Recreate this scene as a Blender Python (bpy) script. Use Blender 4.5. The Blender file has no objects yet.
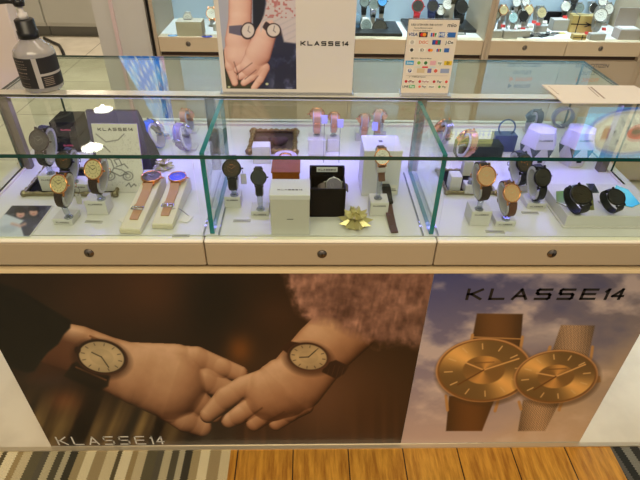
import bpy, bmesh, math, random
import numpy as np
from mathutils import Vector, Matrix
random.seed(7)
C = bpy.context.scene.collection
PI = math.pi

# ------------------------------------------------------------------ camera frame
F = 505.0
CAM = Vector((0, 0, 1.25))
Zc = -Vector((-14, -687, -F)).normalized()
Yc = Vector((-12, 371, -F)); Yc = (Yc - Yc.dot(Zc) * Zc).normalized()
Xc = Yc.cross(Zc)
R3 = Matrix((Xc, Yc, Zc))

def ray(px, py): return R3 @ Vector((px - 320, -(py - 240), -F))
def at(px, py, z=0.686):
    d = ray(px, py); return CAM + d * ((z - CAM.z) / d.z)
def aty(px, py, y):
    d = ray(px, py); return CAM + d * (y / d.y)

D0 = 0.768      # front face of the counter
ZB = 0.686      # deck of the display case
ZT = 0.8625     # top of the glass
YR = 1.045      # rail between the front and rear half
YE = 1.308      # rear edge of the glass
YW = 2.17       # fronts of the cabinets across the aisle

# ------------------------------------------------------------------ colour / materials
def lin(v):
    v /= 255.0
    return v / 12.92 if v <= 0.04045 else ((v + 0.055) / 1.055) ** 2.4
def col(c): return (lin(c[0]), lin(c[1]), lin(c[2]), 1)
MATS = {}
def pbr(name, c, rough=0.5, metal=0.0, var=0.0, scale=40, bump=0.0, coat=0.0, emit=None, es=1.0, aniso=None, spec=None):
    if name in MATS: return MATS[name]
    m = bpy.data.materials.new(name); m.use_nodes = True
    nt = m.node_tree; b = nt.nodes['Principled BSDF']
    b.inputs['Base Color'].default_value = col(c)
    b.inputs['Roughness'].default_value = rough
    b.inputs['Metallic'].default_value = metal
    b.inputs['Coat Weight'].default_value = coat
    if spec is not None: b.inputs['Specular IOR Level'].default_value = spec
    if var or bump:
        tc = nt.nodes.new('ShaderNodeTexCoord'); nz = nt.nodes.new('ShaderNodeTexNoise')
        nz.inputs['Scale'].default_value = scale; nz.inputs['Detail'].default_value = 4
        if aniso:
            mp = nt.nodes.new('ShaderNodeMapping'); mp.inputs['Scale'].default_value = aniso
            nt.links.new(tc.outputs['Object'], mp.inputs[0]); nt.links.new(mp.outputs[0], nz.inputs['Vector'])
        else:
            nt.links.new(tc.outputs['Object'], nz.inputs['Vector'])
        if var:
            mx = nt.nodes.new('ShaderNodeMix'); mx.data_type = 'RGBA'
            k = col(c)
            mx.inputs['A'].default_value = (k[0] * (1 - var), k[1] * (1 - var), k[2] * (1 - var), 1)
            mx.inputs['B'].default_value = tuple(min(1, k[i] * (1 + var)) for i in range(3)) + (1,)
            nt.links.new(nz.outputs['Fac'], mx.inputs['Factor']); nt.links.new(mx.outputs['Result'], b.inputs['Base Color'])
        if bump:
            bp = nt.nodes.new('ShaderNodeBump'); bp.inputs['Strength'].default_value = bump; bp.inputs['Distance'].default_value = 0.002
            nt.links.new(nz.outputs['Fac'], bp.inputs['Height']); nt.links.new(bp.outputs[0], b.inputs['Normal'])
    if emit is not None:
        b.inputs['Emission Color'].default_value = col(emit); b.inputs['Emission Strength'].default_value = es
    MATS[name] = m
    return m

def glass_mat(name, tint=(245, 252, 248), refl=1.0, rough=0.0, milk=0.0, milkc=(230, 230, 240), base=0.04):
    """clear sheet: transparent body with Fresnel reflection from the surface angle"""
    if name in MATS: return MATS[name]
    m = bpy.data.materials.new(name); m.use_nodes = True
    nt = m.node_tree; nt.nodes.clear(); N = nt.nodes.new; L = nt.links.new
    out = N('ShaderNodeOutputMaterial'); tr = N('ShaderNodeBsdfTransparent'); gl = N('ShaderNodeBsdfGlossy')
    tr.inputs[0].default_value = col(tint); gl.inputs['Roughness'].default_value = rough
    gl.inputs[0].default_value = (1, 1, 1, 1)
    ge = N('ShaderNodeNewGeometry'); dt = N('ShaderNodeVectorMath'); dt.operation = 'DOT_PRODUCT'
    L(ge.outputs['Incoming'], dt.inputs[0]); L(ge.outputs['Normal'], dt.inputs[1])
    def mth(op, a, b=None):
        n = N('ShaderNodeMath'); n.operation = op
        for i, v in enumerate((a, b)):
            if v is None: continue
            if isinstance(v, (int, float)): n.inputs[i].default_value = v
            else: L(v, n.inputs[i])
        return n.outputs[0]
    ab = mth('ABSOLUTE', dt.outputs['Value']); iv = mth('SUBTRACT', 1.0, ab); iv = mth('MAXIMUM', iv, 0.0)
    p5 = mth('POWER', iv, 5.0); f = mth('MULTIPLY', p5, 1 - base); f = mth('ADD', f, base); f = mth('MULTIPLY', f, refl)
    f = mth('MINIMUM', f, 1.0)
    body = tr.outputs[0]
    if milk:
        df = N('ShaderNodeBsdfDiffuse'); df.inputs[0].default_value = col(milkc)
        m0 = N('ShaderNodeMixShader'); m0.inputs[0].default_value = milk
        L(tr.outputs[0], m0.inputs[1]); L(df.outputs[0], m0.inputs[2]); body = m0.outputs[0]
    mx = N('ShaderNodeMixShader'); L(f, mx.inputs[0]); L(body, mx.inputs[1]); L(gl.outputs[0], mx.inputs[2])
    L(mx.outputs[0], out.inputs[0])
    MATS[name] = m
    return m

def emis(name, c, s=1.0):
    if name in MATS: return MATS[name]
    m = bpy.data.materials.new(name); m.use_nodes = True
    nt = m.node_tree; nt.nodes.clear()
    o = nt.nodes.new('ShaderNodeOutputMaterial'); e = nt.nodes.new('ShaderNodeEmission')
    e.inputs[0].default_value = col(c); e.inputs[1].default_value = s
    nt.links.new(e.outputs[0], o.inputs[0]); MATS[name] = m
    return m

def print_mat(name, rough=0.35, coat=0.3, emit=0.0):
    """printed sheet: ink colours stored on the mesh"""
    if name in MATS: return MATS[name]
    m = bpy.data.materials.new(name); m.use_nodes = True
    nt = m.node_tree; b = nt.nodes['Principled BSDF']
    a = nt.nodes.new('ShaderNodeVertexColor'); a.layer_name = 'ink'
    nt.links.new(a.outputs['Color'], b.inputs['Base Color'])
    b.inputs['Roughness'].default_value = rough; b.inputs['Coat Weight'].default_value = coat
    if emit:
        nt.links.new(a.outputs['Color'], b.inputs['Emission Color']); b.inputs['Emission Strength'].default_value = emit
    MATS[name] = m
    return m

# ------------------------------------------------------------------ mesh builder
class MB:
    def __init__(s): s.v = []; s.f = []; s.mi = []; s.sm = []
    def add(s, vs, fs, mi=0, smooth=False, M=None):
        o = len(s.v)
        s.v += [tuple(M @ Vector(v)) if M is not None else tuple(v) for v in vs]
        for f in fs:
            s.f.append(tuple(i + o for i in f)); s.mi.append(mi); s.sm.append(smooth)
        return s
    def box(s, c, d, mi=0, M=None):
        x, y, z = c; a, b, e = d[0] / 2, d[1] / 2, d[2] / 2
        vs = [(x + i * a, y + j * b, z + k * e) for k in (-1, 1) for j in (-1, 1) for i in (-1, 1)]
        fs = [(0, 2, 3, 1), (4, 5, 7, 6), (0, 1, 5, 4), (2, 6, 7, 3), (0, 4, 6, 2), (1, 3, 7, 5)]
        return s.add(vs, fs, mi, False, M)
    def b2(s, x0, x1, y0, y1, z0, z1, mi=0, M=None):
        return s.box(((x0 + x1) / 2, (y0 + y1) / 2, (z0 + z1) / 2), (abs(x1 - x0), abs(y1 - y0), abs(z1 - z0)), mi, M)
    def lathe(s, prof, n=32, mi=0, M=None, smooth=True, mis=None, caps=True):
        vs = []; fs = []
        for r, z in prof:
            for k in range(n):
                t = 2 * PI * k / n; vs.append((r * math.cos(t), r * math.sin(t), z))
        o = len(s.v); s.add(vs, [], 0, M=M)
        for j in range(len(prof) - 1):
            for k in range(n):
                k2 = (k + 1) % n
                s.f.append(tuple(i + o for i in (j * n + k, j * n + k2, (j + 1) * n + k2, (j + 1) * n + k)))
                s.mi.append(mis[j] if mis else mi); s.sm.append(smooth)
        for e in (0, len(prof) - 1):
            if caps and prof[e][0] > 1e-6:
                s.f.append(tuple(o + e * n + k for k in (range(n) if e else range(n - 1, -1, -1)))); s.mi.append(mis[min(e, len(prof) - 2)] if mis else mi); s.sm.append(False)
        return s
    def tube(s, pts, r, n=8, mi=0, M=None, closed=False):
        pts = [Vector(p) for p in pts]; m = len(pts); vs = []
        rs = r if isinstance(r, (list, tuple)) else [r] * m
        up = None
        for i, p in enumerate(pts):
            a = pts[(i - 1) % m] if closed or i else p; b = pts[(i + 1) % m] if closed or i < m - 1 else p
            t = (b - a).normalized()
            if up is None:
                up = Vector((0, 0, 1)) if abs(t.z) < 0.9 else Vector((1, 0, 0))
            x = t.cross(up).normalized(); up = x.cross(t).normalized()
            for k in range(n):
                q = 2 * PI * k / n; vs.append(p + (x * math.cos(q) + up * math.sin(q)) * rs[i])
        fs = []
        for i in range(m if closed else m - 1):
            for k in range(n):
                k2 = (k + 1) % n; j = (i + 1) % m
                fs.append((i * n + k, i * n + k2, j * n + k2, j * n + k))
        if not closed: fs += [tuple(range(n - 1, -1, -1)), tuple((m - 1) * n + k for k in range(n))]
        return s.add(vs, fs, mi, True, M)
    def prism(s, poly, z0, z1, mi=0, M=None, smooth=False):
        n = len(poly)
        vs = [(x, y, z0) for x, y in poly] + [(x, y, z1) for x, y in poly]
        fs = [tuple(range(n - 1, -1, -1)), tuple(range(n, 2 * n))] + [(i, (i + 1) % n, n + (i + 1) % n, n + i) for i in range(n)]
        return s.add(vs, fs, mi, smooth, M)
    def ribbon(s, pts, w, t, mi=0, M=None, smooth=True):
        """band in the y-z plane: pts (y,z) centre line, width along x, thickness t"""
        m = len(pts); P = [Vector((0, p[0], p[1])) for p in pts]; vs = []
        ws = w if isinstance(w, (list, tuple)) else [w] * m
        for i, p in enumerate(P):
            a = P[max(i - 1, 0)]; b = P[min(i + 1, m - 1)]
            tg = (b - a).normalized(); nn = Vector((0, -tg.z, tg.y)) * (t / 2)
            h = ws[i] / 2
            vs += [p + nn + Vector((-h, 0, 0)), p + nn + Vector((h, 0, 0)), p - nn + Vector((h, 0, 0)), p - nn + Vector((-h, 0, 0))]
        fs = []
        for i in range(m - 1):
            a, b = i * 4, i * 4 + 4
            for k in range(4): fs.append((a + k, a + (k + 1) % 4, b + (k + 1) % 4, b + k))
        fs += [(3, 2, 1, 0), ((m - 1) * 4, (m - 1) * 4 + 1, (m - 1) * 4 + 2, (m - 1) * 4 + 3)]
        return s.add(vs, fs, mi, False, M)
    def mesh(s, name, mats):
        me = bpy.data.meshes.new(name); me.from_pydata(s.v, [], s.f)
        for m in mats: me.materials.append(m)
        me.polygons.foreach_set('material_index', s.mi)
        me.polygons.foreach_set('use_smooth', s.sm)
        bm = bmesh.new(); bm.from_mesh(me); bmesh.ops.recalc_face_normals(bm, faces=bm.faces); bm.to_mesh(me); bm.free()
        me.update(); return me
    def build(s, name, mats, parent=None, M=None, bevel=0, label=None):
        if not isinstance(mats, (list, tuple)): mats = [mats]
        return link(name, s.mesh(name, mats), parent, M, bevel, label)

def link(name, me, parent=None, M=None, bevel=0, label=None):
    o = bpy.data.objects.new(name, me); C.objects.link(o)
    if parent is not None: o.parent = parent
    if M is not None: o.matrix_local = M
    if bevel:
        md = o.modifiers.new('bevel', 'BEVEL'); md.width = bevel; md.segments = 2; md.limit_method = 'ANGLE'
    if label: o['label'] = label
    return o
def tag(o, label, cat, group=None, kind=None):
    if label: o['label'] = label
    if cat: o['category'] = cat
    if group: o['group'] = group
    if kind: o['kind'] = kind
    return o
def thing(name, label, cat, M=None, group=None):
    o = bpy.data.objects.new(name, None); C.objects.link(o); o.empty_display_size = 0.02
    if M is not None: o.matrix_world = M if isinstance(M, Matrix) else Matrix.Translation(Vector(M))
    return tag(o, label, cat, group)
def T(x, y=None, z=None): return Matrix.Translation(Vector(x) if y is None else Vector((x, y, z)))
def RX(a): return Matrix.Rotation(math.radians(a), 4, 'X')
def RY(a): return Matrix.Rotation(math.radians(a), 4, 'Y')
def RZ(a): return Matrix.Rotation(math.radians(a), 4, 'Z')
def S(a, b=None, c=None): return Matrix.Diagonal((a, b or a, c or a, 1))

CACHE = {}
def cpart(name, key, fn, mats, parent, M=None, label=None, bevel=0):
    if not isinstance(mats, (list, tuple)): mats = [mats]
    k = (key,) + tuple(m.name for m in mats)
    if k not in CACHE:
        b = MB(); fn(b); CACHE[k] = b.mesh(name, mats)
    return link(name, CACHE[k], parent, M, bevel, label)

# ------------------------------------------------------------------ lettering
GL = {  # strokes on a 1 x 1 cell
 'K': [[(0, 0), (0, 1)], [(1, 1), (.28, .52), (.0, .52)], [(.28, .52), (1, 0)]],
 'L': [[(0, 1), (0, 0), (1, 0)]],
 'A': [[(0, 0), (.5, 1), (1, 0)], [(.2, .3), (.8, .3)]],
 'S': [[(1, 1), (.1, 1), (0, .9), (0, .62), (.1, .52), (.9, .52), (1, .42), (1, .1), (.9, 0), (0, 0)]],
 'E': [[(1, 1), (0, 1), (0, 0), (1, 0)], [(0, .52), (.9, .52)]],
 '1': [[(0, .8), (.35, 1), (.35, 0)]],
 '4': [[(.75, 0), (.75, 1), (0, .3), (1, .3)]],
}
def wordmark(b, w, h, t, text='KLASSE14', z=0.0003, mi=0, M=None, gap=0.74):
    """thin strokes laid in the xy plane, origin at lower left"""
    ws = [(0.42 if c == '1' else 0.75 if c == '4' else 1.0) for c in text]
    gaps = [(gap if not (text[i] in '14' and i + 1 < len(text)) else .2) for i in range(len(text))]
    tot = sum(ws) + sum(gaps[:-1]); u = w / tot; x = 0
    for c, cw, g in zip(text, ws, gaps):
        for st in GL[c]:
            P = [Vector((x + p[0] * cw * u, t / 2 + p[1] * (h - t))) for p in st]
            for a, q in zip(P[:-1], P[1:]):
                d = (q - a); l = d.length
                if l < 1e-9: continue
                d /= l; n = Vector((-d.y, d.x)) * t / 2; e = d * t / 2
                poly = [a - e - n, q + e - n, q + e + n, a - e + n]
                b.prism([(p.x, p.y) for p in poly], 0, z, mi, M)
        x += (cw + g) * u
    return b
FONTC = {}
def text_mesh(body, size, ext=0.0):
    cu = bpy.data.curves.new('txt', 'FONT'); cu.body = body; cu.size = size; cu.extrude = ext
    cu.align_x = 'CENTER'; cu.align_y = 'CENTER'; cu.resolution_u = 2; cu.offset = size * .022
    o = bpy.data.objects.new('txt', cu); C.objects.link(o)
    dg = bpy.context.evaluated_depsgraph_get(); me = bpy.data.meshes.new_from_object(o.evaluated_get(dg))
    bpy.data.objects.remove(o); return me
def text(name, body, size, mat, parent, M, sx=1.0, label=None, ext=0.0):
    me = text_mesh(body, size, ext); me.materials.clear(); me.materials.append(mat)
    return link(name, me, parent, M @ S(sx, 1, 1), 0, label)

# ------------------------------------------------------------------ painting of printed pictures
def vnoise(x, y, seed=0):
    """smooth value noise"""
    rs = np.random.RandomState(seed); tab = rs.rand(64, 64)
    xi = np.floor(x).astype(int); yi = np.floor(y).astype(int); fx = x - xi; fy = y - yi
    fx = fx * fx * (3 - 2 * fx); fy = fy * fy * (3 - 2 * fy)
    g = lambda a, b: tab[a % 64, b % 64]
    return (g(xi, yi) * (1 - fx) * (1 - fy) + g(xi + 1, yi) * fx * (1 - fy) + g(xi, yi + 1) * (1 - fx) * fy + g(xi + 1, yi + 1) * fx * fy)
def fbm(x, y, seed=0, o=4):
    r = 0; a = .5
    for k in range(o): r = r + a * vnoise(x * 2 ** k, y * 2 ** k, seed + k); a *= .5
    return r
class Paint:
    def __init__(s, U, V, base): s.U = U; s.V = V; s.c = np.ones(U.shape + (3,)) * np.array(base, float)
    def over(s, m, c):
        m = np.clip(m, 0, 1)[..., None]; s.c = s.c * (1 - m) + np.array(c, float) * m if np.ndim(c) == 1 else s.c * (1 - m) + c * m
    def poly(s, pts, f=1.0, du=0, dv=0):
        U = s.U + du; V = s.V + dv; d = np.full(U.shape, 1e9); ins = np.zeros(U.shape, bool); n = len(pts)
        for i in range(n):
            x0, y0 = pts[i]; x1, y1 = pts[(i + 1) % n]; ex, ey = x1 - x0, y1 - y0
            t = np.clip(((U - x0) * ex + (V - y0) * ey) / (ex * ex + ey * ey + 1e-9), 0, 1)
            d = np.minimum(d, np.hypot(U - x0 - t * ex, V - y0 - t * ey))
            if y0 != y1: ins ^= ((y0 > V) != (y1 > V)) & (U < ex * (V - y0) / (y1 - y0) + x0)
        sd = np.where(ins, -d, d)
        return np.clip(.5 - sd / f, 0, 1)
    def line(s, pts, w, f=1.0):
        d = np.full(s.U.shape, 1e9)
        for (x0, y0), (x1, y1) in zip(pts[:-1], pts[1:]):
            ex, ey = x1 - x0, y1 - y0
            t = np.clip(((s.U - x0) * ex + (s.V - y0) * ey) / (ex * ex + ey * ey + 1e-9), 0, 1)
            d = np.minimum(d, np.hypot(s.U - x0 - t * ex, s.V - y0 - t * ey))
        return np.clip(.5 - (d - w / 2) / f, 0, 1)
    def ell(s, cx, cy, rx, ry, a=0, f=1.0):
        ca, sa = math.cos(math.radians(a)), math.sin(math.radians(a))
        x = (s.U - cx) * ca + (s.V - cy) * sa; y = -(s.U - cx) * sa + (s.V - cy) * ca
        q = np.hypot(x / rx, y / ry); s.q = q; s.ang = np.arctan2(y / ry, x / rx)
        return np.clip(.5 + (1 - q) * min(rx, ry) / f, 0, 1)
    def blob(s, cx, cy, rx, ry, c, a=1.0):
        s.over(a * np.exp(-(((s.U - cx) / rx) ** 2 + ((s.V - cy) / ry) ** 2)), c)
    def flesh(s, caps, ramp, light=(-.35, -.6, .72), k=3.0, amb=.3):
        """hands and arms: rounded limbs laid over each other, toned by their roundness"""
        H = np.zeros(s.U.shape); 
        for ch in caps:
            for (x0, y0, r0), (x1, y1, r1) in zip(ch[:-1], ch[1:]):
                ex, ey = x1 - x0, y1 - y0
                t = np.clip(((s.U - x0) * ex + (s.V - y0) * ey) / (ex * ex + ey * ey + 1e-9), 0, 1)
                r = r0 + (r1 - r0) * t; d = np.hypot(s.U - x0 - t * ex, s.V - y0 - t * ey)
                h = np.sqrt(np.maximum(0, r * r - d * d)) * .62 + np.where(d < r, 1.5, 0)
                m = np.maximum(H, h); dd = np.abs(H - h)
                both = (H > 0) & (h > 0)
                H = np.where(both, m + np.maximum(k - dd, 0) ** 2 / (4 * k), m)
        for _ in range(2):
            K = H.copy(); K[1:-1, 1:-1] = (H[1:-1, 1:-1] * 2 + H[:-2, 1:-1] + H[2:, 1:-1] + H[1:-1, :-2] + H[1:-1, 2:]) / 6; H = K
        gu = np.gradient(s.U, axis=1); gv = np.gradient(s.V, axis=0)
        hx = np.gradient(H, axis=1) / gu; hy = np.gradient(H, axis=0) / gv
        L = np.array(light); L = L / np.linalg.norm(L)
        nl = (-hx * L[0] - hy * L[1] + L[2]) / np.sqrt(hx * hx + hy * hy + 1)
        sh = np.clip(amb + (1 - amb) * nl, 0, 1) + (fbm(s.U / 14, s.V / 14, 5) - .47) * .12
        sh = np.clip(sh, 0, 1)
        ks = np.array([r[0] for r in ramp]); cs = np.array([r[1] for r in ramp], float)
        cc = np.stack([np.interp(sh, ks, cs[:, i]) for i in range(3)], -1)
        s.over(np.clip((H - .3) / 1.4, 0, 1), cc)

def printed_sheet(name, o, ex, ez, w, h, nx, nz, thick, paint, mats, parent=None, M=None, dens=1.0):
    """flat sheet: front grid with ink colours (world plane o + x*ex + z*ez), plus its thin body"""
    xs = np.linspace(0, w, nx); zs = np.linspace(h, 0, nz)
    GX, GZ = np.meshgrid(xs, zs)
    o, ex, ez = Vector(o), Vector(ex), Vector(ez)
    P = np.array(o)[None, None] + GX[..., None] * np.array(ex) + GZ[..., None] * np.array(ez)
    Rm = np.array(R3); q = (P - np.array(CAM)) @ Rm
    U = 320 + F * q[..., 0] / -q[..., 2]; V = 240 - F * q[..., 1] / -q[..., 2]
    ink = paint(U, V, GX / w, GZ / h)
    ink = np.clip(ink / 255., 0, 1) ** dens; ink = np.where(ink <= .04045, ink / 12.92, ((ink + .055) / 1.055) ** 2.4)
    n = ex.cross(ez).normalized()
    vs = P.reshape(-1, 3)
    cor = [o, o + ex * w, o + ex * w + ez * h, o + ez * h]
    bk = [tuple(c - n * thick) for c in cor]; fr = [tuple(c - n * 1e-5) for c in cor]
    V2 = np.vstack([vs, np.array(fr), np.array(bk)])
    idx = np.arange(nx * nz).reshape(nz, nx)
    fs = np.stack([idx[1:, :-1], idx[1:, 1:], idx[:-1, 1:], idx[:-1, :-1]], -1).reshape(-1, 4)
    b0 = nx * nz
    ex2 = [(b0 + i, b0 + 4 + i, b0 + 4 + (i + 1) % 4, b0 + (i + 1) % 4) for i in range(4)] + [(b0 + 7, b0 + 6, b0 + 5, b0 + 4)]
    me = bpy.data.meshes.new(name); me.from_pydata(V2.tolist(), [], fs.tolist() + ex2)
    for m in mats: me.materials.append(m)
    mi = np.zeros(len(fs) + 5, np.int32); mi[len(fs):] = 1; me.polygons.foreach_set('material_index', mi)
    ca = me.color_attributes.new('ink', 'FLOAT_COLOR', 'POINT')
    cc = np.ones((len(V2), 4), np.float32); cc[:nx * nz, :3] = ink.reshape(-1, 3)
    ca.data.foreach_set('color', cc.ravel()); me.update()
    return link(name, me, parent, M)
# ------------------------------------------------------------------ shared materials
white = pbr('white_lacquer', (226, 214, 200), .35, var=.03, scale=6)
cream = pbr('cream_laminate', (200, 180, 150), .42, var=.03, scale=5)
deckm = pbr('deck_white', (218, 215, 212), .3, var=.02, scale=8)
dark = pbr('shadow_gap', (60, 38, 20), .6)
steel = pbr('brushed_steel', (190, 190, 192), .28, 1.0, var=.1, scale=60, aniso=(1, 1, .05))
chrome = pbr('chrome', (225, 222, 215), .12, 1.0)
black = pbr('black_plastic', (18, 17, 18), .35)
blackm = pbr('black_card', (9, 9, 12), .6, spec=.2, var=.1, scale=30)
leather_b = pbr('black_leather', (26, 24, 24), .5, bump=.4, scale=900)
leather_br = pbr('brown_leather', (96, 58, 40), .5, bump=.4, scale=900)
leather_tan = pbr('tan_leather', (190, 144, 112), .55, bump=.4, scale=900, var=.08)
leather_dk = pbr('dark_brown_leather', (52, 36, 30), .5, bump=.4, scale=900)
rose = pbr('rose_gold', (226, 160, 112), .2, 1.0)
silver = pbr('silver_metal', (200, 200, 205), .25, 1.0)
gun = pbr('gunmetal', (60, 58, 56), .3, 1.0)
mesh_rose = pbr('rose_mesh_metal', (214, 160, 130), .38, 1.0, bump=.5, scale=1500)
mesh_br = pbr('brown_mesh_metal', (120, 92, 78), .4, 1.0, bump=.5, scale=1500)
dial_rose = pbr('rose_gold_dial', (240, 188, 140), .3, .6, coat=.5)
dial_cream = pbr('champagne_dial', (226, 208, 160), .35, .3, coat=.5)
dial_white = pbr('white_dial', (228, 224, 216), .35, coat=.5)
dial_dark = pbr('dark_olive_dial', (58, 50, 36), .3, .4, coat=.6)
dial_black = pbr('black_dial', (34, 33, 34), .3, coat=.6)
dial_blue = pbr('blue_sunray_dial', (50, 80, 190), .25, .6, coat=.6)
cuffm = pbr('milky_cuff', (180, 178, 182), .3)
boxw = pbr('white_block', (206, 202, 198), .5, var=.02, scale=20)
ink = pbr('grey_ink', (70, 66, 64), .6)
inkb = pbr('black_ink', (22, 20, 20), .6)
inkw = pbr('white_ink', (232, 226, 214), .6)
paper = pbr('white_paper', (226, 220, 210), .6, var=.02, scale=30)
clear = glass_mat('clear_acrylic', (226, 230, 234), 1.0, milk=.12)
pane = glass_mat('case_glass', (247, 252, 249), .85, base=.006)
edge = pbr('green_glass_edge', (8, 118, 124), .15, coat=.5)
edged = pbr('dark_glass_edge', (4, 62, 58), .15, coat=.5)

# ------------------------------------------------------------------ floor
def tile_floor():
    m = bpy.data.materials.new('stone_tile'); m.use_nodes = True; nt = m.node_tree; b = nt.nodes['Principled BSDF']; N = nt.nodes.new; L = nt.links.new
    tc = N('ShaderNodeTexCoord'); br = N('ShaderNodeTexBrick'); br.offset = 0; br.inputs['Scale'].default_value = 1
    br.inputs['Brick Width'].default_value = .6; br.inputs['Row Height'].default_value = .6; br.inputs['Mortar Size'].default_value = .003
    br.inputs['Color1'].default_value = col((236, 226, 204)); br.inputs['Color2'].default_value = col((228, 218, 196)); br.inputs['Mortar'].default_value = col((120, 108, 90))
    nz = N('ShaderNodeTexNoise'); nz.inputs['Scale'].default_value = 7; nz.inputs['Detail'].default_value = 6
    mx = N('ShaderNodeMix'); mx.data_type = 'RGBA'; mx.blend_type = 'MULTIPLY'; mx.inputs['Factor'].default_value = .35
    cr = N('ShaderNodeValToRGB'); cr.color_ramp.elements[0].position = .35; cr.color_ramp.elements[0].color = (.6, .57, .52, 1); cr.color_ramp.elements[1].position = .6
    L(tc.outputs['Object'], br.inputs[0]); L(tc.outputs['Object'], nz.inputs['Vector']); L(nz.outputs[0], cr.inputs[0])
    L(br.outputs['Color'], mx.inputs['A']); L(cr.outputs[0], mx.inputs['B']); L(mx.outputs['Result'], b.inputs['Base Color'])
    b.inputs['Roughness'].default_value = .3
    return m
def wood_floor():
    m = bpy.data.materials.new('oak_planks'); m.use_nodes = True; nt = m.node_tree; b = nt.nodes['Principled BSDF']; N = nt.nodes.new; L = nt.links.new
    tc = N('ShaderNodeTexCoord'); mp = N('ShaderNodeMapping'); mp.inputs['Rotation'].default_value = (0, 0, PI / 2); mp.inputs['Location'].default_value = (.0, -.11, 0)
    br = N('ShaderNodeTexBrick'); br.offset = .37; br.inputs['Scale'].default_value = 1
    br.inputs['Brick Width'].default_value = 1.2; br.inputs['Row Height'].default_value = .1465; br.inputs['Mortar Size'].default_value = .0018
    br.inputs['Color1'].default_value = col((228, 172, 74)); br.inputs['Color2'].default_value = col((212, 150, 52)); br.inputs['Mortar'].default_value = col((70, 40, 14))
    nz = N('ShaderNodeTexNoise'); nz.inputs['Scale'].default_value = 5; nz.inputs['Detail'].default_value = 8; nz.inputs['Roughness'].default_value = .65
    m2 = N('ShaderNodeMapping'); m2.inputs['Scale'].default_value = (14, 1.6, 1)
    cr = N('ShaderNodeValToRGB'); cr.color_ramp.elements[0].position = .36; cr.color_ramp.elements[0].color = (.42, .30, .16, 1); cr.color_ramp.elements[1].position = .62; cr.color_ramp.elements[1].color = (1, 1, .95, 1)
    mx = N('ShaderNodeMix'); mx.data_type = 'RGBA'; mx.blend_type = 'MULTIPLY'; mx.inputs['Factor'].default_value = .8
    L(tc.outputs['Object'], mp.inputs[0]); L(mp.outputs[0], br.inputs[0]); L(tc.outputs['Object'], m2.inputs[0]); L(m2.outputs[0], nz.inputs['Vector'])
    L(nz.outputs[0], cr.inputs[0]); L(br.outputs['Color'], mx.inputs['A']); L(cr.outputs[0], mx.inputs['B']); L(mx.outputs['Result'], b.inputs['Base Color'])
    b.inputs['Roughness'].default_value = .38
    bp = N('ShaderNodeBump'); bp.inputs['Strength'].default_value = .25; bp.inputs['Distance'].default_value = .002
    L(cr.outputs[0], bp.inputs['Height']); L(bp.outputs[0], b.inputs['Normal'])
    return m
def carpet_mat(name, stripes, rot, period):
    m = bpy.data.materials.new(name); m.use_nodes = True; nt = m.node_tree; b = nt.nodes['Principled BSDF']; N = nt.nodes.new; L = nt.links.new
    tc = N('ShaderNodeTexCoord'); mp = N('ShaderNodeMapping'); mp.inputs['Rotation'].default_value = (0, 0, rot); L(tc.outputs['Object'], mp.inputs[0])
    sp = N('ShaderNodeSeparateXYZ'); L(mp.outputs[0], sp.inputs[0])
    # small zig-zag of the weave
    wv = N('ShaderNodeMath'); wv.operation = 'PINGPONG'; L(sp.outputs['Y'], wv.inputs[0]); wv.inputs[1].default_value = .0035
    ad = N('ShaderNodeMath'); L(sp.outputs['X'], ad.inputs[0]); L(wv.outputs[0], ad.inputs[1])
    di = N('ShaderNodeMath'); di.operation = 'DIVIDE'; di.inputs[1].default_value = period; L(ad.outputs[0], di.inputs[0])
    fr = N('ShaderNodeMath'); fr.operation = 'FRACT'; L(di.outputs[0], fr.inputs[0])
    cr = N('ShaderNodeValToRGB'); cr.color_ramp.interpolation = 'CONSTANT'; E = cr.color_ramp.elements
    E[0].position = 0; E[0].color = col(stripes[0][1]); E[1].position = stripes[1][0]; E[1].color = col(stripes[1][1])
    for p, c in stripes[2:]: e = E.new(p); e.color = col(c)
    L(fr.outputs[0], cr.inputs[0])
    nz = N('ShaderNodeTexNoise'); nz.inputs['Scale'].default_value = 420; nz.inputs['Detail'].default_value = 3; L(tc.outputs['Object'], nz.inputs['Vector'])
    r2 = N('ShaderNodeValToRGB'); r2.color_ramp.elements[0].position = .35; r2.color_ramp.elements[0].color = (.72, .72, .72, 1); r2.color_ramp.elements[1].position = .6; L(nz.outputs[0], r2.inputs[0])
    mx = N('ShaderNodeMix'); mx.data_type = 'RGBA'; mx.blend_type = 'MULTIPLY'; mx.inputs['Factor'].default_value = .8
    L(cr.outputs[0], mx.inputs['A']); L(r2.outputs[0], mx.inputs['B']); L(mx.outputs['Result'], b.inputs['Base Color'])
    b.inputs['Roughness'].default_value = .9; b.inputs['Specular IOR Level'].default_value = .15
    bp = N('ShaderNodeBump'); bp.inputs['Strength'].default_value = .6; bp.inputs['Distance'].default_value = .002
    L(nz.outputs[0], bp.inputs['Height']); L(bp.outputs[0], b.inputs['Normal'])
    return m
XL, XR = -.6775, .741
XWL = at(231, 449, 0).x; XWR = at(608, 443, 0).x
struct = lambda o, l=None: tag(o, l, None, None, 'structure')
struct(MB().b2(-5, 5, D0, 7.0, -.02, 0).build('floor', tile_floor()), 'pale stone tile floor of the aisle')
struct(MB().b2(XWL, XWR, -2.0, D0 - .006, -.02, 0).build('floor', wood_floor()), 'honey oak plank floor in front of the counter')
cs = [(0, (176, 158, 116)), (.07, (236, 222, 180)), (.15, (170, 150, 110)), (.25, (220, 204, 162)), (.34, (98, 88, 64)), (.38, (236, 222, 182)), (.47, (166, 144, 100)),
      (.52, (206, 190, 150)), (.6, (104, 96, 72)), (.69, (96, 90, 74)), (.75, (196, 184, 148)), (.82, (92, 86, 68)), (.88, (190, 180, 148)), (.93, (70, 66, 54))]
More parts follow.
